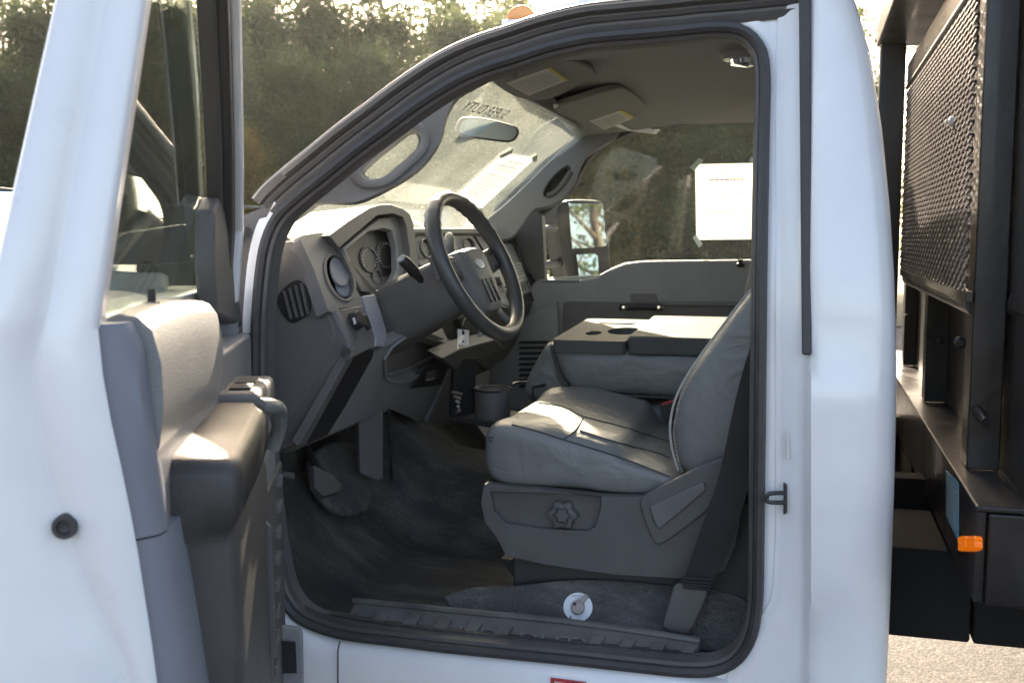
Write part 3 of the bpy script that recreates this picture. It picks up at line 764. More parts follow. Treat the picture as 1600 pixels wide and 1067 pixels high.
# gauge cluster and its hood
BN = Vector((0.955, 0, 0.295)).normalized(); BO = Vector((-1.022, 0, 1.48))
hood_out = [(514, 368), (545, 345), (577, 325), (592, 320), (610, 319), (630, 326), (640, 334), (646, 349), (651, 382), (656, 430), (640, 470), (585, 470), (540, 400)]
hood_in = [(531, 387), (560, 362), (590, 337), (615, 334), (630, 340), (635, 352), (640, 388), (642, 430), (628, 452), (592, 458), (566, 456), (548, 425)]
bm = BM()
P1 = [pp(x, y, BO, BN) for x, y in hood_out]; P2 = [pp(x, y, BO, BN) for x, y in hood_in]
extr_hole(bm, P1, [P2], (-0.20, 0, -0.02)); obj('cluster_hood', bm, 'dark_plastic', dash, bevel=0.008, seg=3)
rim1 = [(536, 387), (562, 365), (592, 341), (614, 338), (627, 343), (632, 353), (637, 388), (638, 428), (626, 448), (592, 455), (568, 453), (552, 425)]
rim2 = [(541, 391), (577, 362), (600, 357), (613, 360), (620, 384), (621, 421), (612, 440), (590, 450), (571, 456), (556, 425)]
bm = BM()
for cx, cy, r in ((578, 405, 17), (603, 398, 17)):
    for k in range(15):
        t = R(-215 + 250 * k / 14); c_, s_ = math.cos(t), math.sin(t)
        q = [pp(cx + (r * 0.8 * f) * c_ - g * s_, cy + (r * 1.25 * f) * s_ + g * c_, BO - BN * 0.0455, BN) for f, g in ((0.72, -0.5), (0.88, -0.5), (0.88, 0.5), (0.72, 0.5))]
        bm.faces.new([bm.verts.new(p) for p in q])
tk_ = obj('gauge_ticks', bm, 'gauge_mark', dash); tk_['kind'] = 'stuff'
obj('cluster_frame', panel(rim1, BN, 0.02, BO - BN * 0.02, [rim2]), 'grey_plastic', dash, bevel=0.004)
obj('cluster_lens', panel(rim1, BN, 0.01, BO - BN * 0.05), 'gauge_black', dash)
for cx, cy, r in ((578, 405, 17), (603, 398, 17), (590, 433, 9)):
    obj('gauge_dial', panel(ell(cx, cy, r * 0.8, r * 1.25, -15), BN, 0.004, BO - BN * 0.046, [ell(cx, cy, r * 0.74, r * 1.16, -15)]), 'dark_plastic', dash)
bm = BM(); extr(bm, [pp(581, 456, BO, BN), pp(594, 452, BO, BN), pp(594, 454.5, BO, BN), pp(585, 457, BO, BN), pp(583, 460, BO, BN), pp(580, 460, BO, BN)], (-0.01, 0, 0)); obj('cluster_tab', bm, 'paper', dash)
# sloping filler below the cluster, towards the column
obj('column_filler', panel([(592, 470), (640, 455), (660, 440), (672, 470), (705, 540), (640, 520), (606, 540), (605, 515), (590, 475)], UN, 0.03, UO - UN * 0.03), 'end_plastic', dash, bevel=0.006)
# centre stack
CO = Vector((-0.985, 0, 1.36)); CN = Vector((0.93, 0, 0.36)).normalized()
obj('stack_panel', panel([(648, 366), (770, 364), (808, 368), (828, 390), (846, 425), (850, 452), (842, 470), (800, 480), (742, 470), (700, 430), (655, 415)], CN, 0.05, CO), 'grey_plastic', dash, bevel=0.008)
obj('stack_frame', panel([(742, 368), (806, 371), (842, 468), (800, 476), (786, 440)], CN, 0.02, CO + CN * 0.006), 'gauge_black', dash, bevel=0.003)
obj('stack_screen', panel([(778, 381), (800, 381), (833, 455), (800, 467), (790, 430)], CN, 0.02, CO + CN * 0.010), 'light_grey_plastic', dash, bevel=0.003)
obj('stack_note', panel([(800, 412), (814, 410), (821, 432), (806, 435)], CN, 0.001, CO + CN * 0.0122), 'paper', dash)
lines_mesh('note_print', [pp(x, y, CO + CN * 0.0122, CN) for x, y in ((800, 412), (814, 410), (821, 432), (806, 435))], [(0.15 + 0.2 * k, 0.1, 0.9, 0.06) for k in range(4)], 'paper_ink', dash, seed=5)
dl_ = text_mesh('dash_lettering', 'SUPER DUTY', pp(779, 463, CO + CN * 0.0112, CN), pp(829, 452, CO + CN * 0.0112, CN), CN, 'gauge_black', dash, height=0.035, depth=0.002); dl_['kind'] = 'stuff'
obj('radio_panel', panel([(750, 396), (776, 392), (800, 438), (786, 448), (766, 446)], CN, 0.012, CO + CN * 0.009), 'gauge_black', dash, bevel=0.003)
for k, (cx, cy) in enumerate(((768, 420), (778, 440), (762, 405))):
    bm = BM(); lathe(bm, pp(cx, cy, CO + CN * 0.010, CN), CN, [(0.001, 0), (0.016, 0), (0.014, 0.014), (0.001, 0.015)], 16); obj('radio_knob', bm, 'dark_plastic', dash)
for cx, cy, a, b in ((668, 388, 9, 16), (735, 385, 9, 15), (824, 402, 11, 26)):
    e = empty('centre_vent', pp(cx, cy, CO, CN), dash) if False else dash
    obj('vent_ring', panel(ell(cx, cy, a, b, -18), CN, 0.008, CO + CN * 0.012, [ell(cx, cy, a * 0.8, b * 0.86, -18)]), 'dark_plastic', dash, bevel=0.002)
    obj('vent_well', panel(ell(cx, cy, a * 0.85, b * 0.9, -18), CN, 0.002, CO + CN * 0.0045), 'gauge_black', dash)
obj('stack_lower', panel([(742, 470), (800, 480), (845, 468), (850, 452), (846, 490), (820, 520), (790, 560), (760, 580), (735, 560), (720, 500)], Vector((0.94, 0, -0.34)), 0.06, Vector((-0.99, 0, 1.25))), 'dark_plastic', dash, bevel=0.01)
obj('dash_pad', panel([(650, 354), (740, 355), (815, 360), (850, 380), (846, 392), (806, 368), (740, 366), (648, 366)], CN, 0.20, CO + CN * 0.012), 'bezel_plastic', dash, bevel=0.01)
# mileage note standing on the dash
# kick panel grille on the passenger side
kp = empty('kick_panel', (-0.95, 3.66, 1.1), truck)
obj('kick_board', panel([(770, 520), (870, 470), (880, 640), (760, 640)], (0, -1, 0), 0.02, (0, 3.67, 0)), 'grey_plastic', kp, bevel=0.004)
for k in range(9):
    y = 533 + k * 8.5
    obj('grille_slot', panel([(812, y), (856, y - 1), (854, y + 4), (810, y + 4.5)], (0, -1, 0), 0.006, (0, 3.664, 0)), 'gauge_black', kp)

# ---- steering column, stalks and wheel
WC = PY(745, 415, 2.42); WNm = Vector((0.88, -0.10, 0.42)).normalized()
wu = WNm.cross(Vector((0, 1, 0))).normalized()
if wu.z < 0: wu = -wu
wr = wu.cross(WNm).normalized()
def wp(a, b, h=0): return WC + wr * a + wu * b + WNm * h
if (wp(0.1, 0).y < WC.y): wr = -wr
wheel = empty('steering_wheel', WC, truck)
RW = 0.180
bm = BM(); n = 72; secs = []
for k in range(n):
    t = 2 * math.pi * k / n
    rad = wr * math.cos(t) + wu * math.sin(t)
    tang = -wr * math.sin(t) + wu * math.cos(t)
    ridge = 0.0012 * (1 + math.sin(t * 34)) if (R(20) < t < R(70) or R(110) < t < R(160)) else 0
    secs.append([WC + rad * RW + (rad * math.cos(s) * (0.0175 + ridge) + WNm * math.sin(s) * (0.019 + ridge)) for s in [2 * math.pi * j / 14 for j in range(14)]])
loft(bm, secs, loop=True); obj('wheel_rim', bm, 'leather_black', wheel)
# airbag cover
hub = [(-0.078, 0.030), (-0.055, 0.048), (0.055, 0.048), (0.078, 0.030), (0.076, -0.02), (0.066, -0.075), (0.052, -0.112), (0.03, -0.122), (-0.03, -0.122), (-0.052, -0.112), (-0.066, -0.075), (-0.076, -0.02)]
hub = smooth2(hub, 40)
bm = BM(); loft(bm, [[wp(a * s, b * s, h) for a, b in hub] for s, h in ((0.95, -0.06), (1.0, -0.05), (1.0, -0.02), (0.94, -0.002), (0.80, 0.006), (0.4, 0.009))]); obj('airbag_cover', bm, 'hub_plastic', wheel)
for k in (-1, 0, 1):
    bm = BM(); box(bm, k * 0.026 - 0.005, k * 0.026 + 0.005, -0.098, -0.038, 0.0, 0.0112, lambda p: wp(*p)); obj('cover_slot', bm, 'gauge_black', wheel, bevel=0.001)
bm = BM(); extr(bm, [wp(0.025 * math.cos(t), 0.002 + 0.0125 * math.sin(t), 0.0065) for t in [2 * math.pi * k / 24 for k in range(24)]], WNm * 0.004); obj('badge_rim', bm, 'chrome', wheel, bevel=0.001)
bm = BM(); extr(bm, [wp(0.022 * math.cos(t), 0.002 + 0.0102 * math.sin(t), 0.0106) for t in [2 * math.pi * k / 24 for k in range(24)]], WNm * 0.0008); obj('oval_badge', bm, 'badge_blue', wheel)
text_mesh('badge_script', 'Ford', wp(-0.014, -0.0035, 0.0117), wp(0.014, -0.0035, 0.0117), WNm, 'chrome', wheel, height=0.010, depth=0.0)
for s in (-1, 1):
    bm = BM()
    loft(bm, [[wp(s * a, b, h) for b, h in ((0.035 + d, -0.012), (0.035 + d, -0.028), (-0.025 + d, -0.028), (-0.025 + d, -0.012))] for a, d in ((0.07, 0), (0.12, 0.004), (0.185, 0.012))]); obj('wheel_spoke', bm, 'dark_plastic', wheel, bevel=0.004)
    bm = BM(); extr(bm, [wp(s * a, b, -0.011) for a, b in ((0.09, 0.03), (0.15, 0.036), (0.155, -0.01), (0.095, -0.018))], WNm * 0.006); obj('switch_pad', bm, 'gauge_black', wheel, bevel=0.002)
    for k in range(3):
        bm = BM(); extr(bm, [wp(s * (0.10 + 0.017 * k) + da, db, -0.0045) for da, db in ((-0.006, 0.022), (0.006, 0.023), (0.006, -0.006), (-0.006, -0.008))], WNm * 0.002); obj('spoke_button', bm, 'dark_plastic', wheel, bevel=0.001)
    bm = BM(); loft(bm, [[wp(s * a + dx, b, h) for dx, h in ((-0.012, -0.014), (0.012, -0.014), (0.012, -0.026), (-0.012, -0.026))] for a, b in ((0.035, -0.095), (0.075, -0.14), (0.105, -0.165))]); obj('wheel_spoke', bm, 'silver_plastic', wheel, bevel=0.004)
col = empty('steering_column', WC - WNm * 0.15, truck)
bm = BM()
cs = [(-0.07, 0.05), (0.07, 0.05), (0.085, 0.01), (0.07, -0.07), (0.04, -0.09), (-0.04, -0.09), (-0.07, -0.07), (-0.085, 0.01)]
cs = smooth2(cs, 28)
loft(bm, [[wp(a * s, b * s, h) for a, b in cs] for h, s in ((-0.055, 0.80), (-0.065, 0.95), (-0.16, 1.05), (-0.30, 1.15), (-0.34, 1.1))]); obj('column_shroud', bm, 'dark_plastic', col, angle=50)
bm = BM()
a0, a1 = wp(-0.06, 0.0, -0.11), PY(628, 405, 2.30)
tube(bm, smooth([a0, a0.lerp(a1, 0.35) + Vector((0, 0, -0.005)), a0.lerp(a1, 0.7), a1], 14), [0.007] * 4 + [0.009] * 3 + [0.014] * 6 + [0.012], 12); obj('turn_stalk', bm, 'gauge_black', col)
bm = BM(); d = (a1 - a0).normalized(); tube(bm, [a1, a1 + d * 0.004], 0.0115, 14); obj('stalk_cap', bm, 'blue_grey_plastic', col)
g0, g1 = wp(0.06, 0.02, -0.10), PY(702, 368, 2.60)
bm = BM(); tube(bm, smooth([g0, g0.lerp(g1, 0.5), g1], 10), [0.008] * 5 + [0.015] * 4 + [0.011], 12); obj('gear_stalk', bm, 'leather_black', col)
bm = BM(); k0 = wp(0.075, -0.05, -0.12); tube(bm, [k0, k0 + Vector((0.03, 0.02, -0.01))], 0.012, 12); obj('ignition_key', bm, 'key_metal', col)
bm = BM(); tube(bm, smooth([PY(672, 420, 2.35), PY(690, 412, 2.35), PY(704, 402, 2.36)], 8), 0.003, 6); obj('shroud_edge', bm, 'chrome', col)
# under-column tray, release
bm = panel([(690, 560), (720, 545), (775, 530), (790, 545), (715, 582)], (0.9, 0, -0.43), 0.05, PX(720, 560, -0.93)); obj('column_cover', bm, 'dark_plastic', col, bevel=0.006)

# key tag hanging from the ignition
kt = empty('key_tag', PY(724, 515, 2.42))
tag(kt, 'small white card tag hanging from the ignition key under the steering wheel', 'key tag')
KN = Vector((0.6, -0.78, 0.0)); KO = PY(724, 525, 2.40)
obj('tag_card', panel([(715, 514), (733, 516), (733, 540), (715, 538)], KN, 0.0012, KO, [[(722, 517), (726, 517.5), (726, 523), (722, 522.5)]]), 'paper', kt)
obj('tag_mark', panel([(722, 535), (726, 535), (724, 531)], KN, 0.0004, KO + KN.normalized() * 0.0008), 'ink_black', kt)
bm = BM(); tube(bm, smooth([k0 + Vector((0.03, 0.02, -0.01)), pp(722, 508, KO, KN), pp(724, 520, KO, KN)], 8), 0.0012, 6); obj('tag_string', bm, 'dark_steel', kt)
bm = BM(); tube(bm, [pp(715, 537, KO, KN), pp(715.5, 545, KO, KN)], 0.0014, 6); obj('tag_stub', bm, 'paper', kt)

# ================================================================== FLOOR, PEDALS
fl = empty('cab_floor', (-0.7, 2.8, 0.7), truck)
bm = BM(); secs = []
for y, dz in ((1.985, 0.0), (2.02, -0.005), (2.10, -0.045), (2.35, -0.05), (2.62, -0.04), (2.72, 0.03), (2.80, 0.13), (2.95, 0.16), (3.10, 0.13), (3.20, 0.02), (3.5, -0.05), (3.75, -0.04)):
    secs.append([Vector((x, y, z + dz * k)) for x, z, k in ((-0.03, 0.74, 1), (-0.45, 0.735, 1), (-0.85, 0.735, 1), (-1.02, 0.745, 1.1), (-1.16, 0.83, 1.2), (-1.30, 1.0, 1.0), (-1.36, 1.25, 0.2), (-1.36, 1.5, 0), (-1.42, 1.5, 0), (-1.42, 0.66, 0), (-0.03, 0.62, 0))])
loft(bm, secs); obj('floor_mat', bm, 'floor_vinyl', fl, angle=50)
# dead pedal and speckled pad, lit
obj('foot_rest', panel(smooth2([(485, 715), (515, 690), (548, 686), (560, 700), (575, 740), (585, 775), (575, 800), (545, 806), (512, 790), (490, 755)], 30), Vector((0.8, -0.4, 0.45)), 0.03, PX(540, 745, -1.16)), 'floor_vinyl', fl, bevel=0.014, seg=3)
ped = empty('pedals', PX(500, 740, -1.05), truck)
for pts, x in (([(490, 725), (520, 742), (536, 757), (532, 768), (508, 775), (492, 760)], -1.03), ([(442, 735), (462, 738), (462, 748), (442, 745)], -1.0)):
    obj('pedal_pad', panel(pts, Vector((0.8, -0.2, 0.5)), 0.02, PX(pts[0][0], pts[0][1], x)), 'black_rubber', ped, bevel=0.004)
bm = BM(); tube(bm, [PX(500, 740, -1.06), PX(478, 700, -1.14), PX(470, 650, -1.2)], 0.010, 8); obj('pedal_arm', bm, 'dark_steel', ped)
bm = panel([(560, 652), (592, 640), (600, 640), (600, 748), (590, 752), (562, 740)], Vector((0.7, -0.7, 0)), 0.03, PX(580, 700, -1.08)); obj('accelerator_pedal', bm, 'dark_plastic', ped, bevel=0.006)
bm = BM(); tube(bm, [PX(608, 640, -1.05), PX(610, 700, -1.06), PX(612, 750, -1.07)], 0.005, 6); obj('pedal_cable', bm, 'dark_steel', ped)

# sill scuff plate
sp_ = empty('scuff_plate', PS(800, 990, 0.06), truck)
SN = Vector((0, -0.55, 0.83)).normalized(); SO = Vector((-0.6, 2.03, 0.745))
obj('scuff_base', panel([(556, 936), (700, 952), (900, 972), (1094, 1000), (1088, 1046), (1000, 1038), (800, 1016), (640, 1000), (530, 985)], SN, 0.012, SO), 'scuff_rubber', sp_, bevel=0.005)
bm = BM(); tube(bm, smooth([pp(x, y, SO, SN) for x, y in ((552, 938), (700, 953), (900, 973), (1094, 1001))], 20), 0.008, 8); obj('scuff_rib', bm, 'scuff_rubber', sp_)
for k in range(11):
    x = 590 + k * 48; y = 950 + (x - 560) * 0.113
    if k in (5, 6): continue
    obj('scuff_tread', panel([(x, y), (x + 20, y + 2), (x + 10, y + 17), (x - 10, y + 15)], SN, 0.007, SO + SN * 0.007), 'scuff_rubber', sp_, bevel=0.0015)
text_mesh('scuff_lettering', 'SUPER DUTY', pp(672, 991, SO + SN * 0.0006, SN), pp(930, 1018, SO + SN * 0.0006, SN), SN, 'end_plastic', sp_, height=0.028, depth=0.003)
bm = BM(); tube(bm, smooth([PS(x, y, 0.02) for x, y in ((440, 900), (450, 935), (490, 962), (540, 975), (700, 1000), (900, 1022), (1060, 1040))], 30), 0.012, 8); obj('sill_trim', bm, 'black_rubber', sp_)
# battery cut-off switch on the seat riser
QN = Vector((0.05, -0.80, 0.60)).normalized(); QO = PY(903, 948, 2.13)
obj('seat_riser', panel(smooth2([(690, 932), (740, 916), (800, 914), (880, 905), (960, 905), (1040, 911), (1140, 924), (1172, 948), (1172, 1015), (1060, 1012), (900, 990), (740, 968), (700, 948)], 40), QN, 0.03, QO - QN * 0.004), 'floor_vinyl', fl, bevel=0.005)
bs = empty('battery_switch', QO, truck)
bs['label'] = 'round white switch plate with a grey key'
obj('switch_disc', panel(ell(903, 948, 23, 23), QN, 0.003, QO), 'disc_white', bs, bevel=0.0008)
ky = [(892, 946), (895, 939), (901, 937), (906, 935), (913, 929), (917, 927), (920, 931), (916, 935), (912, 940), (913, 948), (912, 954), (905, 959), (898, 958), (893, 953)]
obj('switch_key', panel(ky, QN, 0.008, QO + QN * 0.010), 'key_metal', bs, bevel=0.002)
obj('key_hole', panel(ell(898, 943, 2.8, 2.6), QN, 0.001, QO + QN * 0.0106), 'ink_black', bs)
bm = BM(); lathe(bm, pp(903, 948, QO, QN), QN, [(0.001, 0), (0.012, 0), (0.011, 0.006), (0.001, 0.006)], 16); obj('key_boss', bm, 'key_metal', bs)
text_mesh('disc_lettering', 'MADE IN', pp(894, 934.5, QO + QN * 0.0006, QN), pp(911, 934, QO + QN * 0.0006, QN), QN, 'gauge_mark', bs, height=0.004, depth=0.0) if False else None
obj('disc_arrow', panel([(890, 964), (893, 961), (892, 966), (888, 967)], QN, 0.0004, QO + QN * 0.0006), 'ink_black', bs)
lines_mesh('disc_print', [pp(x, y, QO, QN) for x, y in ((893, 929), (912, 928), (912, 935), (893, 936))], [(0.1, 0.0, 0.9, 0.35), (0.65, 0.3, 0.7, 0.25)], 'gauge_mark', bs, off=0.0008, seed=3)

# cup holder on the floor
ch = empty('cup_holder', PY(770, 640, 2.78), truck)
c = PY(770, 650, 2.80)
bm = BM(); lathe(bm, c + Vector((0, 0, -0.01)), (0, 0, 1), [(0.045, 0.0), (0.050, 0.0), (0.052, 0.085), (0.050, 0.088), (0.046, 0.085), (0.043, 0.006), (0.001, 0.005)], 24); obj('cup_well', bm, 'dark_plastic', ch)
bm = BM(); tube(bm, [c + Vector((0.052 * math.cos(t), 0.052 * math.sin(t), 0.078)) for t in [R(10 + 300 * k / 24) for k in range(25)]], 0.004, 8); obj('cup_rim', bm, 'gauge_black', ch)
bm = BM(); tube(bm, [c + Vector((0.10 + 0.045 * math.cos(t), 0.02 + 0.045 * math.sin(t), 0.092)) for t in [R(-60 + 280 * k / 24) for k in range(25)]], 0.004, 8); tube(bm, [c + Vector((0.10 + 0.045 * math.cos(R(-60)), 0.02 + 0.045 * math.sin(R(-60)), h)) for h in (-0.02, 0.09)], 0.003, 6); obj('cup_hoop', bm, 'dark_steel', ch)
obj('holder_tray', panel([(700, 650), (780, 660), (800, 666), (800, 674), (702, 658)], (0, -1, 0), 0.20, (0, 2.74, 0)), 'gauge_black', ch, bevel=0.003)
obj('holder_back', panel([(712, 560), (745, 560), (742, 650), (706, 650)], (0.8, -0.6, 0), 0.02, PY(720, 600, 2.78)), 'gauge_black', ch, bevel=0.003)
bm = BM()
for k in range(5): tube(bm, [PY(706 + k * 3, 612 + 7 * k, 2.74), PY(722 - k * 2, 616 + 7 * k, 2.74)], 0.005, 6)
obj('wiring_bundle', bm, 'key_metal', ch)

# ================================================================== SEATS
def pillow(bm, prof_pts, ys, n=36, topfn=None):
    """Side profile (pixels on plane ys[0]) swept across the cab, ends rolled in."""
    secs = []
    base = smooth([PY(x, y, ys[0]) for x, y in prof_pts], n, True)
    c = sum(base, Vector()) / n
    for y, inset, dz in ys[1]:
        s = []
        for p in base:
            d = (p - c); L = d.length
            q = c + d * max(0.0, (L - inset) / L)
            q = Vector((q.x, y, q.z))
            if topfn: q.z += topfn(p, y)
            s.append(q)
        secs.append(s)
    loft(bm, secs)
    return bm
seat = empty('driver_seat', (-0.45, 2.45, 0.75), truck)
cp = [(751, 700), (756, 682), (772, 674), (820, 680), (880, 692), (960, 715), (1020, 735), (1062, 752), (1058, 765), (1020, 774), (960, 774), (900, 769), (830, 763), (775, 756), (756, 742)]
ztop = PY(880, 700, 2.17).z
def cush(p, y):
    if p.z < ztop - 0.02: return 0
    c = math.exp(-((y - 2.22) / 0.07) ** 2) * 0.016 + math.exp(-((y - 2.70) / 0.07) ** 2) * 0.02
    return c + (0.030 if y > 2.3 else 0.030 * max(0, (y - 2.18) / 0.12)) * max(0, min(1, (p.x + 0.70) / 0.15)) * 0.8
bm = BM(); pillow(bm, cp, (2.17, [(2.17, 0.035, 0), (2.175, 0.012, 0), (2.195, 0.0, 0), (2.24, 0, 0), (2.28, 0, 0), (2.30, 0.002, 0), (2.34, 0.0, 0), (2.48, -0.002, 0), (2.60, 0.0, 0), (2.63, 0.002, 0), (2.68, 0.0, 0), (2.71, 0.006, 0), (2.725, 0.03, 0)]), 48, cush)
cu_ = obj('seat_cushion', bm, 'seat_vinyl', seat, angle=80, sub=1)
cu_.data.materials.append(M['seat_insert'])
for p in cu_.data.polygons:
    if p.normal.z > 0.5 and 2.285 < p.center.y < 2.625 and p.center.x > -0.66: p.material_index = 1
from mathutils.bvhtree import BVHTree
def drop_on(o):
    dg = bpy.context.evaluated_depsgraph_get(); dg.update()
    bv = BVHTree.FromObject(o, dg)
    def f(px, py, off=0.001):
        d = (FW + RT * ((px - 800) / F) - UP * ((py - 533.5) / F)).normalized()
        h = bv.ray_cast(CAM, d)
        return None if h[0] is None else h[0] + h[1] * off
    return f
on_cu = drop_on(cu_)
for pts in ([(842, 630), (880, 636), (912, 651), (976, 668), (1046, 691)], [(912, 651), (900, 671), (880, 687)], [(906, 673), (963, 691), (1027, 708), (1046, 716)], [(800, 664), (840, 674), (880, 687), (963, 713), (1046, 745)]):
    q = [on_cu(x, y) for x, y in [(v.x, v.y) for v in smooth([(a, b, 0) for a, b in pts], 24)]]
    q = [v for v in q if v is not None]
    if len(q) > 3:
        bm = BM(); tube(bm, q, 0.0018, 6); obj('cushion_seam', bm, 'dark_thread', seat)
# ribbed insert and seams on the cushion
def on_cushion(px, py, dz=0.0): return PZ(px, py, 1.135 + dz)
# backrest
bp_ = [(1064, 742), (1052, 705), (1049, 665), (1056, 625), (1072, 590), (1096, 553), (1124, 515), (1152, 478), (1178, 446), (1206, 408), (1228, 372), (1240, 350), (1258, 352), (1262, 420), (1258, 520), (1240, 620), (1215, 720), (1160, 760), (1100, 765)]
bm = BM(); pillow(bm, bp_, (2.20, [(2.19, 0.05, 0), (2.195, 0.025, 0), (2.215, 0.006, 0), (2.25, 0, 0), (2.32, -0.004, 0), (2.38, 0.004, 0), (2.46, 0.008, 0), (2.56, 0.004, 0), (2.62, -0.004, 0), (2.68, 0, 0), (2.71, 0.01, 0), (2.725, 0.05, 0)]), 48)
obj('seat_backrest', bm, 'seat_vinyl', seat, angle=80, sub=1)
edge = smooth([PY(x, y, 2.212) for x, y in ((1176, 449), (1150, 481), (1122, 518), (1094, 556), (1070, 593), (1054, 628), (1047, 665), (1050, 700), (1060, 735))], 60)
bm = BM(); tube(bm, edge, 0.0028, 6); obj('backrest_piping', bm, 'stitch_thread', seat)
bm = BM()
for i in range(0, 59): 
    a = edge[i].lerp(edge[i + 1], 0.15) + Vector((0.010, -0.012, -0.002)); b = edge[i].lerp(edge[i + 1], 0.75) + Vector((0.010, -0.012, -0.002)); tube(bm, [a, b], 0.0012, 5)
s_ = obj('backrest_stitching', bm, 'stitch_thread', seat); s_['kind'] = 'stuff'
for name, pts in (('cushion_seam', [(762, 683), (800, 685), (860, 697), (920, 712), (980, 731), (1030, 748), (1048, 755)]), ('cushion_seam', [(764, 689), (800, 692), (860, 704), (920, 719), (980, 738), (1028, 754)])):
    bm = BM(); tube(bm, smooth([PY(x, y, 2.176) for x, y in pts], 30), 0.0022, 6); obj(name, bm, 'dark_thread', seat)
# plastic side valance, knob, recliner lever
VY = 2.15
val = [(756, 756), (764, 757), (850, 765), (940, 775), (1000, 776), (1046, 760), (1090, 738), (1126, 722), (1160, 728), (1166, 760), (1150, 850), (1132, 892), (1080, 905), (960, 898), (850, 882), (790, 868), (776, 840), (757, 815), (751, 785)]
rec = [(765, 768), (850, 770), (938, 776), (940, 790), (930, 822), (918, 830), (850, 826), (790, 818), (772, 800)]
obj('seat_valance', panel(val, (0, -1, 0), 0.03, (0, VY, 0), [rec]), 'dark_plastic', seat, bevel=0.006)
obj('valance_recess', panel([(758, 762), (945, 772), (945, 832), (770, 826)], (0, -1, 0), 0.01, (0, VY + 0.018, 0)), 'dark_plastic', seat)
bm = BM(); secs = []
kn = []
for k in range(72):
    t = 2 * math.pi * k / 72
    kn.append((math.cos(t) * (0.029 + 0.004 * math.cos(6 * t)), math.sin(t) * (0.029 + 0.004 * math.cos(6 * t))))
kc = PY(882, 801, VY + 0.018)
loft(bm, [[kc + Vector((a * s, -h, b * s)) for a, b in kn] for s, h in ((1.02, 0.0), (1.02, 0.012), (0.95, 0.020), (0.62, 0.022), (0.58, 0.018), (0.50, 0.018), (0.48, 0.026), (0.40, 0.028))]); obj('lumbar_knob', bm, 'dark_plastic', seat)
lev = smooth2([(999, 784), (1010, 772), (1060, 746), (1108, 722), (1136, 716), (1152, 724), (1148, 744), (1118, 786), (1070, 826), (1032, 851), (1020, 845), (1006, 812)], 50)
obj('recliner_cover', panel(lev, (0, -1, 0), 0.02, (0, VY - 0.008, 0)), 'dark_plastic', seat, bevel=0.007)
obj('recliner_lever', panel([(1014, 792), (1068, 766), (1100, 752), (1104, 766), (1064, 800), (1030, 828), (1022, 818)], (0, -1, 0), 0.012, (0, VY - 0.016, 0)), 'end_plastic', seat, bevel=0.005)
bm = BM(); box(bm, -0.62, 0.02, 2.19, 2.70, 0.74, 1.0); obj('seat_pedestal', bm, 'black_rubber', seat, bevel=0.01)
obj('seat_track', panel([(780, 872), (1140, 895), (1138, 915), (1000, 912), (800, 900)], (0, -1, 0), 0.04, (0, 2.20, 0)), 'gauge_black', seat, bevel=0.004)

# folded centre seat used as a console
con = empty('centre_console', (-0.45, 2.95, 1.1), truck)
cz = 1.268
def conz(y): return cz + (y - 2.72) * 0.045
bm = BM()
side = [(858, 538), (872, 536), (980, 545), (1100, 549), (1140, 549), (1130, 622), (1060, 622), (960, 617), (895, 611), (880, 590), (866, 560)]
pillow(bm, side, (2.74, [(2.735, 0.03, 0), (2.74, 0.012, 0), (2.76, 0.0, 0), (2.95, -0.004, 0), (3.16, 0, 0), (3.185, 0.012, 0), (3.19, 0.03, 0)]), 44); obj('console_body', bm, 'seat_vinyl', con, angle=80)
def slab(name, x0, x1, y0, y1, h0, h1, holes=(), m='console_vinyl'):
    f = lambda x, y: Vector((x, y, conz(y) + h0))
    r = 0.02
    out = []
    for cx, cy, a0 in ((x1 - r, y1 - r, 0), (x0 + r, y1 - r, 90), (x0 + r, y0 + r, 180), (x1 - r, y0 + r, 270)):
        out += [f(cx + r * math.cos(R(a0 + 15 * k)), cy + r * math.sin(R(a0 + 15 * k))) for k in range(7)]
    bm = BM()
    hs = [[f(cx + rx * math.cos(2 * math.pi * k / 20), cy + ry * math.sin(2 * math.pi * k / 20)) for k in range(20)] for cx, cy, rx, ry in holes]
    if hs: extr_hole(bm, out, hs, (0, 0, h1 - h0))
    else: extr(bm, out, (0, 0, h1 - h0))
    return obj(name, bm, m, con, bevel=0.008, seg=3)
X0 = PY(862, 530, 2.72).x; Xm = PY(978, 542, 2.72).x; X1 = PY(1120, 545, 2.72).x
slab('console_tray', X0, Xm - 0.002, 2.72, 3.2, -0.028, 0.006, [(X0 + 0.165, 2.93, 0.050, 0.075), (X0 + 0.085, 2.87, 0.022, 0.045)])
slab('console_lid', Xm + 0.002, X1 + 0.1, 2.725, 3.2, -0.03, 0.020)
bm = BM(); box(bm, X0 + 0.03, Xm - 0.03, 2.80, 3.05, cz - 0.06, cz - 0.035); obj('cup_recess', bm, 'gauge_black', con)
bm = BM(); box(bm, X0 + 0.06, Xm - 0.04, 3.08, 3.14, conz(3.1) + 0.0065, conz(3.1) + 0.009); obj('pen_tray', bm, 'dark_plastic', con, bevel=0.001)
bm = BM(); tube(bm, smooth([PY(x, y, 2.738) for x, y in ((862, 540), (872, 575), (884, 600), (897, 611), (960, 617), (1060, 622), (1100, 623))], 30), 0.0035, 6); obj('console_piping', bm, 'dark_thread', con)
bm = BM(); pillow(bm, [(862, 535), (884, 590), (892, 612), (860, 628), (835, 628), (820, 616), (822, 596), (840, 560)], (2.86, [(2.84, 0.03, 0), (2.845, 0.012, 0), (2.87, 0, 0), (3.1, 0, 0), (3.14, 0.02, 0)]), 30); obj('console_front', bm, 'seat_vinyl', con, angle=80)
bm = BM(); box(bm, -0.62, 0.0, 2.76, 3.16, 0.85, 1.10); obj('centre_seat_base', bm, 'seat_vinyl', con, bevel=0.03, seg=3)
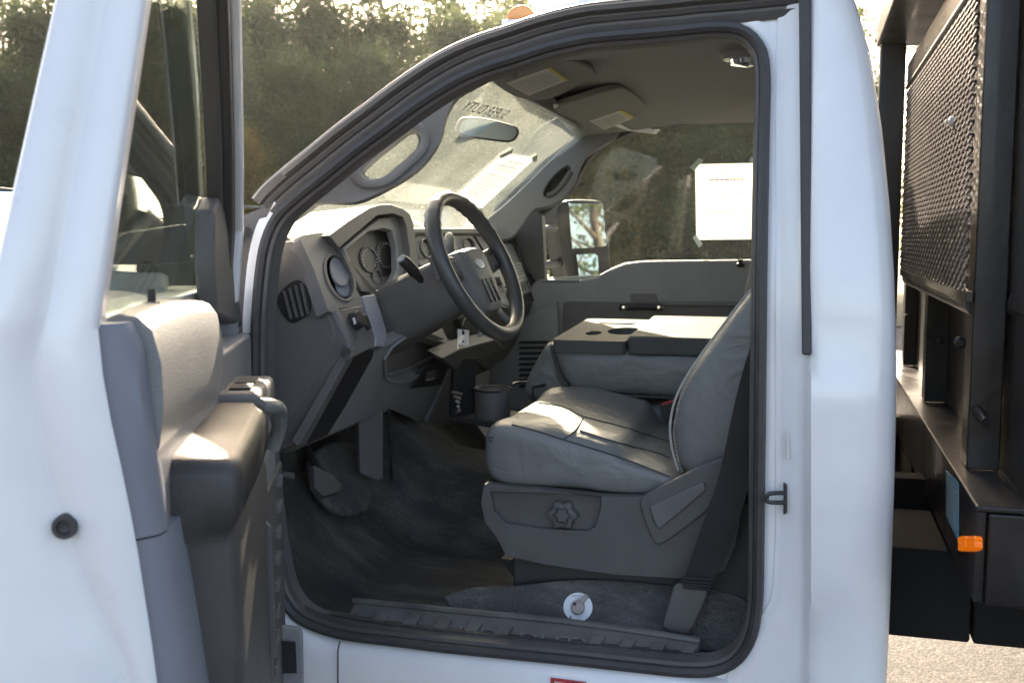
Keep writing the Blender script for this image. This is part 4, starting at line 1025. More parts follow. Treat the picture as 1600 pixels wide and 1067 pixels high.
bm = BM(); box(bm, -0.60, 0.05, 3.22, 3.68, 0.85, 1.13); obj('passenger_cushion', bm, 'seat_vinyl', con, bevel=0.04, seg=4)
bm = BM(); extr(bm, [Vector((x, 3.22, z)) for x, z in ((-0.24, 1.1), (-0.12, 1.7), (-0.04, 1.7), (-0.04, 1.1))], (0, 0.46, 0)); obj('passenger_backrest', bm, 'seat_vinyl', con, bevel=0.04, seg=4)
# buckle between the seats
bk = empty('belt_buckle', PY(1042, 636, 2.66), truck)
obj('buckle_body', panel([(1030, 632), (1052, 626), (1056, 655), (1040, 662), (1033, 650)], (0, -1, 0), 0.02, (0, 2.62, 0)), 'gauge_black', bk, bevel=0.003)
obj('buckle_button', panel([(1034, 630), (1054, 624), (1054, 628), (1034, 634)], (0, -1, 0), 0.014, (0, 2.617, 0)), 'red_button', bk, bevel=0.001)
# seat belt
sb = empty('seat_belt', PY(1100, 800, 2.09), truck)
bm = BM()
b0 = [(1150, 640), (1165, 560), (1120, 740), (1096, 830), (1072, 920)]
left = [PY(1196, 470, 2.06), PY(1155, 600, 2.075), PY(1124, 740, 2.085), PY(1094, 830, 2.09), PY(1062, 922, 2.10)]
right = [PY(1262, 470, 2.06), PY(1214, 600, 2.075), PY(1182, 720, 2.085), PY(1148, 830, 2.09), PY(1108, 925, 2.10)]
L_, R_ = smooth(left, 24), smooth(right, 24)
loft(bm, [[L_[i] + Vector((0, 0.003 * math.sin(i), 0)), R_[i], R_[i] + Vector((0, 0.003, 0)), L_[i] + Vector((0, 0.003, 0))] for i in range(24)]); obj('belt_strap', bm, 'belt_web', sb)
obj('belt_anchor', panel(smooth2([(1058, 912), (1098, 918), (1104, 930), (1080, 984), (1066, 990), (1040, 984), (1036, 972), (1050, 925)], 30), (0, -1, 0), 0.012, (0, 2.085, 0)), 'dark_plastic', sb, bevel=0.004)
bm = BM()
for k in range(4): tube(bm, [PY(1064 + k * 1, 902 + 5 * k, 2.085), PY(1112 - k, 906 + 5 * k, 2.085)], 0.003, 6)
obj('belt_fold', bm, 'belt_web', sb)

# ================================================================== PASSENGER DOOR
pd = empty('passenger_door', (-0.5, 3.8, 1.2), truck)
PDY = 3.70
win = [(846, 336), (870, 318), (892, 300), (905, 275), (920, 248), (945, 226), (985, 208), (1040, 198), (1120, 192), (1260, 188), (1260, 405), (1172, 406), (1005, 408), (975, 411), (950, 421), (930, 432), (905, 437), (850, 437)]
outer = [(770, 300), (840, 200), (930, 150), (1290, 130), (1290, 470), (1290, 760), (800, 760), (770, 600)]
obj('door_inner_panel', panel([(838, 437), (850, 438), (905, 438), (930, 433), (950, 422), (975, 412), (1005, 408), (1172, 406), (1260, 406), (1260, 700), (800, 700), (800, 480)], (0, -1, 0), 0.08, (0, PDY, 0)), 'grey_plastic', pd, bevel=0.014, seg=3)
obj('door_window_frame', panel(outer, (0, -1, 0), 0.06, (0, PDY + 0.09, 0), [win]), 'black_rubber', pd, bevel=0.006)
bm = BM(); P_ = [PY(x, y, PDY + 0.12) for x, y in ((770, 250), (900, 150), (1290, 150), (1290, 470), (770, 470))]; bm.faces.new([bm.verts.new(p) for p in P_]); obj('window_pane', bm, 'window_glass', pd)
obj('sail_panel', panel([(770, 300), (838, 326), (846, 336), (852, 437), (836, 440), (800, 380), (770, 360)], (0, -1, 0), 0.02, (0, PDY + 0.06, 0)), 'dark_plastic', pd, bevel=0.004)
obj('lower_pad', panel([(879, 474), (884, 471), (1290, 476), (1290, 560), (878, 540)], (0, -1, 0), 0.02, (0, PDY - 0.012, 0)), 'dark_plastic', pd, bevel=0.006)
obj('handle_recess', panel([(985, 459), (1025, 459), (1028, 476), (985, 476)], (0, -1, 0), 0.01, (0, PDY - 0.004, 0)), 'end_plastic', pd, bevel=0.003)
bm = BM(); tube(bm, [PY(968, 480, PDY - 0.05), PY(1000, 479, PDY - 0.055), PY(1036, 481, PDY - 0.05)], 0.012, 10); obj('pull_handle', bm, 'gauge_black', pd)
for px in (976, 1031):
    bm = BM(); tube(bm, [PY(px, 480, PDY - 0.055), PY(px + 0.5, 484, PDY - 0.06)], 0.013, 10); obj('handle_end', bm, 'chrome', pd)
obj('door_pocket_edge', panel([(1030, 472), (1290, 474), (1290, 480), (1030, 477)], (0, -1, 0), 0.03, (0, PDY - 0.03, 0)), 'end_plastic', pd, bevel=0.003)
bm = BM(); lathe(bm, PY(1157, 412, PDY - 0.01), (0, 0, 1), [(0.012, -0.012), (0.014, 0.0), (0.009, 0.004), (0.009, 0.014), (0.001, 0.016)], 14); obj('lock_knob', bm, 'gauge_black', pd)
bm = BM(); tube(bm, [PY(842, 438.5, PDY - 0.001), PY(905, 438.5, PDY - 0.001)], 0.004, 6); obj('belt_molding', bm, 'silver_plastic', pd)
bm = BM(); P_ = [PY(x, y, PDY + 0.14) for x, y in ((770, 440), (1290, 408), (1290, 900), (770, 900))]; extr(bm, P_, (0, 0.10, 0)); obj('door_skin', bm, 'white_paint', pd)
bm = BM(); extr(bm, [Vector((x, 3.84, z)) for x, z in ((-1.25, 0.5), (-1.25, 1.36), (-0.95, 1.36), (-0.95, 0.5))], (0, 0.08, 0)); obj('cowl_side', bm, 'white_paint', truck)

# passenger side towing mirror, glass turned to the driver
fm = empty('towing_mirror', PY(910, 370, 4.22), truck)
fm['label'] = 'towing mirror seen through the passenger window'
FN = Vector((0.80, -0.60, 0.05)).normalized(); FO = PY(915, 370, 4.24)
case = smooth2([(872, 330), (878, 317), (896, 312), (935, 313), (944, 318), (949, 345), (954, 400), (955, 428), (940, 440), (892, 442), (886, 430), (876, 370)], 40)
obj('mirror_housing', panel(case, FN, 0.10, FO), 'gauge_black', fm, bevel=0.02, seg=3)
obj('mirror_face', panel(smooth2([(889, 322), (893, 318.5), (938, 319), (942, 324), (947, 378), (944, 385), (898, 388), (894, 384)], 40), FN, 0.002, FO + FN * 0.004), 'mirror_glass', fm)
FN2 = (FN + Vector((0.02, 0.05, 0.05))).normalized()
obj('convex_mirror', panel([(901, 398), (929, 396), (934, 400), (936, 430), (905, 434)], FN2, 0.002, FO + FN * 0.005), 'mirror_glass', fm, bevel=0.0)
for y in (358, 413):
    bm = BM(); tube(bm, [PY(836, y + 2, 3.95), PY(874, y - 2, 4.18)], 0.016, 8); obj('mirror_arm', bm, 'dark_plastic', fm)
    bm = BM(); tube(bm, [PY(838, y - 2, 3.94), PY(872, y - 6, 4.15)], 0.003, 6); obj('arm_glint', bm, 'chrome', fm)

# notice taped to the passenger window
nb = empty('window_notice', PY(1130, 315, PDY + 0.115))
tag(nb, 'white printed notice taped to the passenger window', 'paper')
NO, NN = (0, PDY + 0.117, 0), (0, -1, 0)
q = [(1086, 257), (1177, 255), (1175, 374), (1088, 375)]
obj('paper_sheet', sheet(q, NN, NO), 'paper', nb)
Q = [PY(x, y, PDY + 0.117) for x, y in q]
lines_mesh('notice_print', Q, [(0.09, 0.38, 0.65, 0.008), (0.13, 0.40, 0.64, 0.008), (0.155, 0.45, 0.58, 0.006), (0.20, 0.22, 0.84, 0.02)] + [(0.26 + 0.024 * k, 0.42 - 0.08 * (k % 2), 0.66, 0.006) for k in range(8)] + [(0.46, 0.18, 0.95, 0.008), (0.50, 0.45, 0.8, 0.007), (0.53, 0.6, 0.8, 0.007), (0.57, 0.4, 0.85, 0.007), (0.62, 0.07, 0.97, 0.008), (0.64, 0.07, 0.8, 0.008), (0.78, 0.38, 0.66, 0.01)], 'faint_ink', nb, seed=9)
for pts in ([(1078, 262), (1092, 247), (1099, 251), (1084, 268)], [(1169, 252), (1174, 245), (1180, 248), (1178, 255)], [(1082, 371), (1088, 367), (1098, 382), (1092, 387)]):
    obj('tape_strip', panel(pts, NN, 0.0004, (0, PDY + 0.1155, 0)), 'tape', nb)
# notice taped inside the windshield
n2 = empty('windshield_notice', pp(775, 285, WO, WN))
tag(n2, 'white printed sheet taped inside the windshield behind the steering wheel', 'paper')
WO2 = WO - WN * 0.004
q = [(786, 240), (837, 247), (752, 327), (712, 306)]
obj('paper_sheet', sheet(q, -WN, WO2), 'paper', n2)
Q = [pp(x, y, WO2, WN) for x, y in q]
lines_mesh('notice_print', Q, [(0.12, 0.3, 0.8, 0.015), (0.17, 0.35, 0.7, 0.012), (0.22, 0.1, 0.75, 0.015), (0.27, 0.2, 0.8, 0.012), (0.31, 0.2, 0.75, 0.012)] + [(0.42 + 0.055 * k, 0.12, 0.86 - 0.1 * (k % 3), 0.012) for k in range(9)], 'visor_label', n2, seed=11)
for pts in ([(780, 244), (802, 233), (800, 240), (783, 248)], [(831, 247), (840, 242), (839, 252), (833, 254)], [(747, 324), (756, 326), (753, 334), (746, 331)]):
    obj('tape_strip', panel(pts, -WN, 0.0004, WO2 - WN * 0.0012), 'tape', n2)

# ================================================================== OPEN DRIVER DOOR
TH = R(67); DH = Vector((-1.15, 1.95, 0)); DU = Vector((math.cos(TH), -math.sin(TH), 0)); DN = Vector((math.sin(TH), math.cos(TH), 0))
def dp(u, w, z): return DH + DU * u + DN * w + Vector((0, 0, z))
def dlean(z): return 0.0 if z < 1.45 else 0.155 * (z - 1.45)
door = empty('driver_door', dp(0, 0, 0.7), truck)
def dbox(bm, u0, u1, w0, w1, z0, z1): return box(bm, u0, u1, w0, w1, z0, z1, lambda p: dp(*p))
# shell: outer skin, lower body with shut face
def shut_section(z):
    zs = [0.62, 1.00, 1.10, 1.20, 1.28, 1.34, 1.40, 1.45]
    wi = float(np.interp(z, zs, [0.054, 0.050, 0.041, 0.030, 0.019, 0.008, 0.0, -0.003])) if z < 1.455 else dlean(z) - 0.004
    wo = float(np.interp(z, [0.62, 1.0, 1.2, 1.34, 1.40, 1.455], [-0.13, -0.165, -0.175, -0.172, -0.16, -0.128])) if z < 1.455 else dlean(z) - (0.10 + 0.07 * max(0, 1.83 - z))
    ws = float(np.interp(z, [0.7, 1.06, 1.13, 1.22, 1.30, 1.40, 1.46, 2.0], [0.012, 0.010, -0.018, -0.050, -0.066, -0.076, 0.55 * wi + 0.45 * wo, 0.55 * wi + 0.45 * wo]))
    ws = min(ws, wi - 0.03)
    h = float(np.interp(z, [1.22, 1.46], [0.012, 0.005]))
    f = float(np.interp(z, [1.22, 1.46], [1.0, 0.45]))
    ul = 0.02 if z < 1.45 else 1.028
    u1 = 1.083 - 0.10 * max(0, z - 1.46)
    um = min(1.03, u1 - 0.05) if z >= 1.45 else 1.03
    g = 1.0 if z < 1.45 else 0.4
    return [dp(u, w_, z) for u, w_ in ((min(ul, um), wi - 0.03 * g), (um, wi - 0.018 * g), (u1 - 0.016, wi - 0.008 * g), (u1 - 0.006, wi - 0.003), (u1 - 0.001, wi - 0.010),
            (u1, ws + 0.018 * f), (u1 - h, ws + 0.006 * f), (u1 - h, ws - 0.006 * f), (u1 + 0.002, ws - 0.022 * f), (u1 + 0.006, 0.45 * ws + 0.55 * wo), (u1 + 0.007, wo + 0.022 * f), (u1 + 0.001, wo + 0.004), (u1 - 0.02, wo), (um, wo + 0.001), (min(ul, um), wo + 0.004))]
bm = BM()
loft(bm, [shut_section(z) for z in (0.62, 0.80, 0.92, 1.0, 1.06, 1.10, 1.15, 1.20, 1.25, 1.30, 1.35, 1.40, 1.44, 1.449, 1.452, 1.47, 1.52, 1.58, 1.65, 1.73, 1.82, 1.90, 2.0)]); obj('door_shell', bm, 'white_door_paint', door, angle=60)
bm = BM(); cg = pp(102, 822, dp(1.083, 0, 0), DU); lathe(bm, cg - DU * 0.006, DU, [(0.001, 0), (0.0135, 0), (0.0135, 0.010), (0.0125, 0.013), (0.0085, 0.013), (0.0068, 0.008), (0.001, 0.007)], 28); obj('drain_plug', bm, 'black_rubber', door)
fa = [(0.17, 1.42), (0.20, 1.56), (0.34, 1.70), (0.48, 1.82), (0.60, 1.92), (0.70, 1.99)]
def front_member(name, du0, du1, dw0, dw1, m, bev):
    bm = BM(); secs = []
    for u, z in fa:
        l = dlean(z)
        secs.append([dp(u + du0, l + dw0, z), dp(u + du1, l + dw0, z), dp(u + du1, l + dw1, z), dp(u + du0, l + dw1, z)])
    loft(bm, secs); return obj(name, bm, m, door, bevel=bev)
front_member('front_frame', -0.03, 0.012, -0.030, 0.004, 'black_rubber', 0.005)
front_member('glass_run', 0.013, 0.035, -0.040, -0.012, 'dark_rail', 0.004)
front_member('front_frame_edge', -0.06, -0.031, -0.04, 0.016, 'white_door_paint', 0.005)
# glass: follows the lean
bm = BM(); gl = [(0.16, 1.40), (1.06, 1.40), (1.045, 1.75), (1.03, 1.98), (0.72, 1.98), (0.48, 1.80), (0.22, 1.56)]
extr(bm, [dp(u, dlean(z) - 0.045, z) for u, z in gl], -DN * 0.004); obj('window_pane', bm, 'door_glass', door)
# sail panel at the mirror
bm = BM(); extr(bm, [dp(u, 0.012, z) for u, z in ((0.02, 1.36), (0.36, 1.41), (0.385, 1.50), (0.36, 1.595), (0.30, 1.622), (0.23, 1.60), (0.155, 1.52), (0.085, 1.44))], -DN * 0.035); obj('sail_panel', bm, 'dark_plastic', door, bevel=0.010, seg=3)
# trim panel: upper roll, end strips, armrest, pocket
bm = BM(); secs = []
rolls = [(-0.035, 1.452), (0.0, 1.467), (0.022, 1.463), (0.037, 1.447), (0.046, 1.41), (0.047, 1.36), (0.041, 1.315), (0.030, 1.28), (0.0, 1.275), (-0.03, 1.30)]
for u, dz, k in ((0.38, -0.05, 0.25), (0.43, -0.036, 0.55), (0.50, -0.022, 0.80), (0.58, -0.013, 0.94), (0.66, -0.008, 1.0), (0.80, 0.0, 1.0), (0.95, 0.0, 1.0), (1.02, -0.004, 0.98)):
    secs.append([dp(u, w_ * k + 0.002, z + dz) for w_, z in rolls])
loft(bm, secs); obj('upper_trim_roll', bm, 'taupe_plastic', door, angle=60)
bm = BM(); secs = []
for z, w0, w1 in ((1.455, -0.005, 0.018), (1.43, -0.004, 0.030), (1.38, -0.002, 0.034), (1.30, 0.010, 0.042), (1.215, 0.022, 0.050)):
    secs.append([dp(u, w_, z) for u, w_ in ((1.068, w0 - 0.01), (1.066, w0 + 0.003), (1.05, w1 - 0.005), (1.03, w1), (1.0, w1 - 0.004), (1.0, w0 - 0.02))])
loft(bm, secs); obj('trim_end_strip', bm, 'blue_grey_plastic', door, angle=40)
bm = BM(); secs = []
for z, w0, w1 in ((1.212, 0.022, 0.052), (1.10, 0.036, 0.066), (1.0, 0.047, 0.078), (0.80, 0.056, 0.09)):
    secs.append([dp(u, w_, z) for u, w_ in ((1.066, w0 - 0.01), (1.064, w0 + 0.003), (1.048, w1 - 0.008), (1.03, w1 - 0.002), (0.9, w1), (0.9, w0 - 0.02))])
loft(bm, secs); obj('trim_end_strip', bm, 'blue_grey_plastic', door, angle=40)
bm = BM(); dbox(bm, 0.13, 1.02, -0.01, 0.040, 0.70, 1.36); obj('inner_trim_board', bm, 'grey_plastic', door, bevel=0.008)
# armrest
bm = BM(); secs = []
for u, k, zt in ((0.57, 0.98, 1.290), (0.62, 1.0, 1.288), (0.80, 1.05, 1.285), (0.92, 1.06, 1.283), (0.945, 1.05, 1.279), (0.958, 1.0, 1.268), (0.962, 0.93, 1.255)):
    secs.append([dp(u, w_ * k, zt + dz) for w_, dz in ((0.026, -0.002), (0.040, 0.0), (0.100, -0.001), (0.112, -0.006), (0.119, -0.020), (0.120, -0.062), (0.112, -0.078), (0.026, -0.078))])
loft(bm, secs); obj('armrest_pad', bm, 'door_plastic', door, angle=50)
bm = BM(); secs = []
for u, k in ((0.58, 0.98), (0.90, 1.0), (0.935, 0.99), (0.948, 0.95), (0.952, 0.88)):
    secs.append([dp(u, w_ * k, z) for w_, z in ((0.03, 1.205), (0.110, 1.205), (0.116, 1.18), (0.118, 1.0), (0.120, 0.72), (0.03, 0.72))])
loft(bm, secs); obj('door_pocket_body', bm, 'pocket_plastic', door, angle=50)
bm = BM(); dbox(bm, 0.34, 0.565, 0.02, 0.105, 1.235, 1.302); swb = obj('switch_block', bm, 'end_plastic', door, bevel=0.012, seg=3)
for u0, u1 in ((0.40, 0.455), (0.47, 0.525)):
    bm = BM(); dbox(bm, u0, u1, 0.05, 0.085, 1.3025, 1.306); obj('window_switch', bm, 'gauge_black', door, bevel=0.002)
bm = BM(); tube(bm, smooth([dp(0.585, 0.105, 1.285), dp(0.55, 0.122, 1.278), dp(0.50, 0.127, 1.262), dp(0.46, 0.122, 1.225), dp(0.45, 0.11, 1.19)], 16), 0.013, 12); obj('pull_handle', bm, 'silver_plastic', door)
bm = BM(); tube(bm, [dp(0.86, 0.005, 1.455), dp(0.86, 0.005, 1.480), dp(0.86, 0.005, 1.484)], [0.0055, 0.0055, 0.004], 10); obj('lock_button', bm, 'gauge_black', door)
bm = BM(); tube(bm, [dp(0.86, 0.005, 1.462), dp(0.86, 0.005, 1.467)], 0.010, 14); obj('lock_bezel', bm, 'taupe_plastic', door)
# grille pod, map pocket with ribs, bottom bin
bm = BM(); secs = []
for u, k in ((0.10, 0.8), (0.20, 1.0), (0.45, 1.0), (0.57, 1.0)):
    secs.append([dp(u, w_ * k, z) for w_, z in ((0.02, 1.24), (0.075, 1.22), (0.088, 1.16), (0.090, 1.02), (0.08, 0.86), (0.02, 0.86))])
loft(bm, secs); obj('pocket_side', bm, 'grey_plastic', door, angle=50)
bm = BM(); extr(bm, [dp(0.62, w_, z) for w_, z in ((0.105, 1.12), (0.122, 1.10), (0.126, 0.95), (0.110, 0.72))], -DU * 0.008); obj('pocket_rim', bm, 'dark_plastic', door, bevel=0.002)
for k in range(9):
    z = 1.09 - k * 0.045
    bm = BM(); dbox(bm, 0.20 + 0.04 * k * 0.5, 0.24 + 0.02 * k, 0.090, 0.103, z - 0.020, z); obj('pocket_rib', bm, 'end_plastic', door, bevel=0.003)
bm = BM(); dbox(bm, 0.12, 0.55, 0.075, 0.094, 0.66, 1.10); obj('pocket_wall', bm, 'dark_plastic', door, bevel=0.006)
bm = BM(); 
extr(bm, [pp(x, y, dp(0.18, 0, 0), DU) for x, y in ((432, 972), (468, 976), (474, 985), (476, 1120), (425, 1120), (428, 1000))], DU * 0.012); obj('bottom_bin', bm, 'grey_plastic', door, bevel=0.006)
bm = BM(); extr(bm, [pp(x, y, dp(0.205, 0, 0), DU) for x, y in ((434, 1000), (462, 1002), (464, 1050), (430, 1050))], DU * 0.004); obj('bin_recess', bm, 'gauge_black', door)
bm = BM(); secs = []
for z in (0.75, 1.0, 1.3, 1.38): secs.append([dp(u, w_, z) for u, w_ in ((0.0, -0.03), (0.02, -0.01), (0.10, 0.012), (0.16, 0.02), (0.16, -0.03))])
loft(bm, secs); obj('front_trim', bm, 'grey_plastic', door, angle=50)
# towing mirror on the door
tm = empty('towing_mirror', dp(0.18, -0.3, 1.5), truck)
tm['label'] = 'towing mirror on the open driver door'
obj('mirror_arm', panel([(160, 379), (186, 377), (189, 369), (200, 364), (292, 350), (300, 410), (262, 414), (190, 414), (160, 416)], (0.75, -0.66, 0), 0.05, dp(0.16, -0.16, 1.5)), 'gauge_black', tm, bevel=0.006)
obj('mirror_cap', panel(smooth2([(100, 424), (140, 418), (200, 424), (258, 426), (266, 431), (265, 455), (261, 470), (250, 474), (200, 477), (140, 479), (100, 480)], 44), (0.75, -0.66, 0.10), 0.12, dp(0.16, -0.14, 1.5)), 'white_paint', tm, bevel=0.012, seg=3)
obj('cap_flap', panel([(100, 414), (188, 415), (178, 432), (100, 436)], (0.75, -0.66, 0.1), 0.05, dp(0.17, -0.135, 1.5)), 'white_paint', tm, bevel=0.004)
obj('mirror_arm', panel([(150, 482), (200, 478), (262, 470), (300, 462), (300, 500), (150, 505)], (0.75, -0.66, 0), 0.05, dp(0.14, -0.16, 1.5)), 'gauge_black', tm, bevel=0.006)
TMN = Vector((0.50, -0.86, 0.13)).normalized()
obj('mirror_housing', panel(smooth2([(-120, 300), (-90, 284), (20, 292), (60, 300), (80, 330), (80, 480), (60, 500), (-100, 505), (-120, 480)], 40), TMN, 0.10, dp(0.14, -0.38, 1.5)), 'gauge_black', tm, bevel=0.02, seg=3)
obj('mirror_face', panel(smooth2([(-108, 310), (-85, 300), (20, 300), (50, 308), (68, 335), (66, 470), (-100, 475)], 40), TMN, 0.002, dp(0.14, -0.38, 1.5) + TMN * 0.003), 'mirror_glass', tm)

# ================================================================== TRUCK BED (flatbed with headboard)
bed = empty('flatbed', (0.3, 2.95, 1.0), truck)
XB = 0.268
bm = BM(); box(bm, XB, 0.42, 1.76, 4.14, 1.115, 1.125); 
obj('front_rail_top', bm, 'bed_black', bed, bevel=0.003)
zb = [PX(1405, 650, XB).z, 0.965]
bm = BM(); box(bm, XB + 0.003, XB + 0.018, 1.768, 4.13, 0.965, 1.114); obj('front_rail_face', bm, 'bed_black', bed, bevel=0.002)
bm = BM(); box(bm, XB + 0.019, 3.4, 1.756, 1.775, 0.965, 1.114); obj('side_rail', bm, 'bed_black', bed, bevel=0.003)
bm = BM(); box(bm, XB + 0.02, 3.4, 1.78, 4.13, 1.08, 1.112); obj('bed_deck', bm, 'bed_black', bed)
# label and marker lamps on the front face
LX = XB + 0.0022
bm = BM(); q = [PX(x, y, LX) for x, y in ((1478, 735), (1497, 752), (1497, 846), (1478, 805))]; extr(bm, q, (0.0008, 0, 0)); obj('blue_label', bm, 'label_blue', bed)
lines_mesh('label_print', q, [(0.12 + 0.1 * k, 0.12, 0.88, 0.03) for k in range(8)], 'label_print', bed, off=0.0008, seed=2)
ml = empty('side_marker_lamp', PX(1521, 848, LX), bed)
for x0, x1 in ((1508, 1520), (1522, 1535)):
    bm = BM(); extr(bm, [PX(x, y, LX) for x, y in smooth2([(x0, 840), (x1, 838), (x1 + 0.5, 848), (x1, 859), (x0 + 1, 861), (x0 + 1, 850)], 16)], (-0.012, 0, 0)); obj('amber_lens', bm, 'amber_lens', bed, bevel=0.002)
bpy.data.objects.remove(ml)
# posts
def post(px0, px1, py, ztop, name='headboard_post', depth=0.05):
    a, b = PZ(px0, py, 1.125), PZ(px1, py + 4, 1.125)
    e = empty(name, Vector((a.x, a.y, 1.126)), bed) if False else None
    y = min(a.y, b.y)
    bm = BM(); 
    sec = [(a.x, y), (b.x, y), (b.x, y + depth), (b.x - 0.008, y + depth), (b.x - 0.008, y + 0.012), (a.x + 0.008, y + 0.012), (a.x + 0.008, y + depth), (a.x, y + depth)]
    loft(bm, [[Vector((x, yy, z)) for x, yy in sec] for z in (1.126, ztop)])
    o = obj(name, bm, 'bed_black', bed, bevel=0.005, seg=2)
    return a, b, y
a1, b1, y1 = post(1509, 1562, 733, 2.75, depth=0.08)
a2, b2, y2 = post(1442, 1480, 626, PZ(1442, 626, 1.125).z + 0.30, depth=0.07)
a3, b3, y3 = post(1408, 1431, 568, 1.42, depth=0.07)
# two posts further in carry on upward to the frame
bm = BM(); box(bm, XB - 0.072, XB + 0.002, 3.42, 3.48, 1.126, 2.133); obj('headboard_post', bm, 'bed_black', bed, bevel=0.005)
for (px, py, y) in ((1465, 531, y2), (1419, 495, y3), (1500, 535, y1 + 0.16)):
    bm = BM(); c = PY(px, py, y - 0.002); lathe(bm, c, (0, -1, 0), [(0.001, 0), (0.012, 0), (0.012, 0.004), (0.007, 0.006), (0.007, 0.002), (0.001, 0.002)], 16); obj('bolt_hole', bm, 'dark_steel', bed)
c = PY(1526, 640, y1 - 0.001); c2 = PY(1541, 660, y1 - 0.055)
bm = BM(); tube(bm, [c, c2], [0.010, 0.009], 12); obj('rail_pin', bm, 'dark_steel', bed)
c = PX(1503, 190, XB + 0.02)
bm = BM(); lathe(bm, Vector((XB + 0.002, c.y, c.z)), (-1, 0, 0), [(0.001, -0.01), (0.010, -0.01), (0.010, 0.005), (0.006, 0.007), (0.0045, 0.007), (0.0045, 0.013), (0.001, 0.014)], 14); obj('mesh_bolt', bm, 'white_bolt', bed)
for zz in (0.33, 0.70):
    bm = BM(); c = Vector((b1.x + 0.002, y1 + 0.04, 1.126 + zz)); lathe(bm, c, (1, 0, 0), [(0.001, 0), (0.009, 0), (0.009, 0.008), (0.001, 0.009)], 12); obj('post_bolt', bm, 'dark_steel', bed)
# rails
zm0 = PX(1507, 447, XB + 0.03).z
bm = BM(); tube(bm, [Vector((XB + 0.035, y1 + 0.03, 1.425)), Vector((XB + 0.035, 3.42, 1.425))], 0.022, 16); obj('middle_rail', bm, 'bed_black', bed)
bm = BM(); box(bm, XB + 0.006, XB + 0.020, 2.02, 3.42, zm0 - 0.022, zm0 - 0.002); obj('mesh_frame', bm, 'bed_black', bed, bevel=0.002)
zt0 = PX(1510, 6, XB + 0.01).z
bm = BM(); box(bm, XB + 0.006, XB + 0.024, 2.02, 3.42, zt0 + 0.012, zt0 + 0.075); obj('mesh_frame', bm, 'bed_black', bed, bevel=0.003)
bm = BM(); box(bm, XB - 0.08, XB + 0.075, 1.80, 3.50, 2.135, 2.205); obj('top_beam', bm, 'bed_black', bed, bevel=0.004)
bm = BM(); tube(bm, [Vector((XB + 0.008, 2.02, zt0 + 0.006)), Vector((XB + 0.008, 3.42, zt0 + 0.006))], 0.006, 8); obj('mesh_edge', bm, 'dark_steel', bed)
# expanded metal: diamonds built strand by strand
bm = BM(); py_, pz_ = 0.058, 0.0115
ny, nz = int(1.40 / py_), int((zt0 - zm0) / pz_)
def strand(p, q):
    d = (q - p).normalized(); n = Vector((-1, 0, 0)); s = d.cross(n).normalized() * 0.0024
    A = [p + s - n * 0.0, p - s - n * 0.0, q - s - n * 0.0, q + s - n * 0.0]
    off = Vector((-0.004, 0, 0.0))
    v = [bm.verts.new(x) for x in A]; w_ = [bm.verts.new(x + off) for x in A]
    bm.faces.new(w_); bm.faces.new((v[0], v[3], w_[3], w_[0])); bm.faces.new((v[1], v[2], w_[2], w_[1])); bm.faces.new(v[::-1])
for i in range(ny):
    for j in range(nz + 1):
        y = 2.02 + i * py_ + (py_ / 2 if j % 2 else 0); z = zm0 + j * pz_
        tl = Vector((XB + 0.006, y, z))
        if j < nz:
            for s in (-1, 1):
                qy = y + s * py_ / 2
                if 2.0 < qy < 3.44: strand(tl, Vector((XB + 0.010, qy, z + pz_)))
em = obj('expanded_metal', bm, 'mesh_steel', bed); em['kind'] = 'stuff'
# sheet wall of the box behind, and lower bulkhead
bm = BM(); box(bm, 0.350, 0.362, 1.80, 4.06, 1.42, 2.9); obj('bulkhead_sheet', bm, 'bed_sheet', bed)
bm = BM(); box(bm, 0.352, 0.366, 1.80, 4.06, 1.126, 1.418); obj('lower_bulkhead', bm, 'bed_black', bed)
bm = BM(); box(bm, 0.368, 3.4, 1.80, 1.83, 1.126, 2.9); obj('box_side', bm, 'bed_sheet', bed)
for k in range(5):
    bm = BM(); box(bm, 0.40 + 0.62 * k, 0.46 + 0.62 * k, 1.776, 1.799, 1.126, 2.88); obj('side_rib', bm, 'bed_black', bed, bevel=0.004)
bm = BM(); box(bm, 0.46, 3.4, 4.02, 4.05, 1.126, 2.9); obj('box_side', bm, 'bed_sheet', bed)
bm = BM(); tube(bm, smooth([(b1.x + 0.02, y1 + 0.0, 1.43), (b1.x + 0.06, y1 - 0.05, 1.425), (b1.x + 0.14, y1 - 0.12, 1.40)], 10), 0.03, 12); obj('corner_gusset', bm, 'bed_black', bed)
# chassis under the bed
ch2 = empty('chassis', (1.5, 2.95, 0.8), truck)
for y in (2.50, 3.35):
    bm = BM(); box(bm, 0.15, 4.0, y, y + 0.07, 0.80, 1.0); obj('frame_rail', bm, 'underbody', ch2, bevel=0.004)
bm = BM(); box(bm, 0.325, 2.6, 2.10, 2.42, 0.772, 0.96); obj('tool_box', bm, 'underbody', ch2, bevel=0.006)
bm = BM(); box(bm, 0.0, 0.32, 2.103, 2.42, 0.772, 0.95); obj('fuel_tank', bm, 'underbody', ch2, bevel=0.006)
bm = BM(); box(bm, 0.28, 0.36, 2.9, 3.3, 0.80, 0.964); obj('cross_member', bm, 'underbody', ch2, bevel=0.004)
bm = BM(); box(bm, -0.02, 0.37, 2.60, 2.66, 0.748, 0.962); obj('dark_gap_filler', bm, 'underbody', ch2, bevel=0.004)  # black box added to cover the bright gap and keep it dark
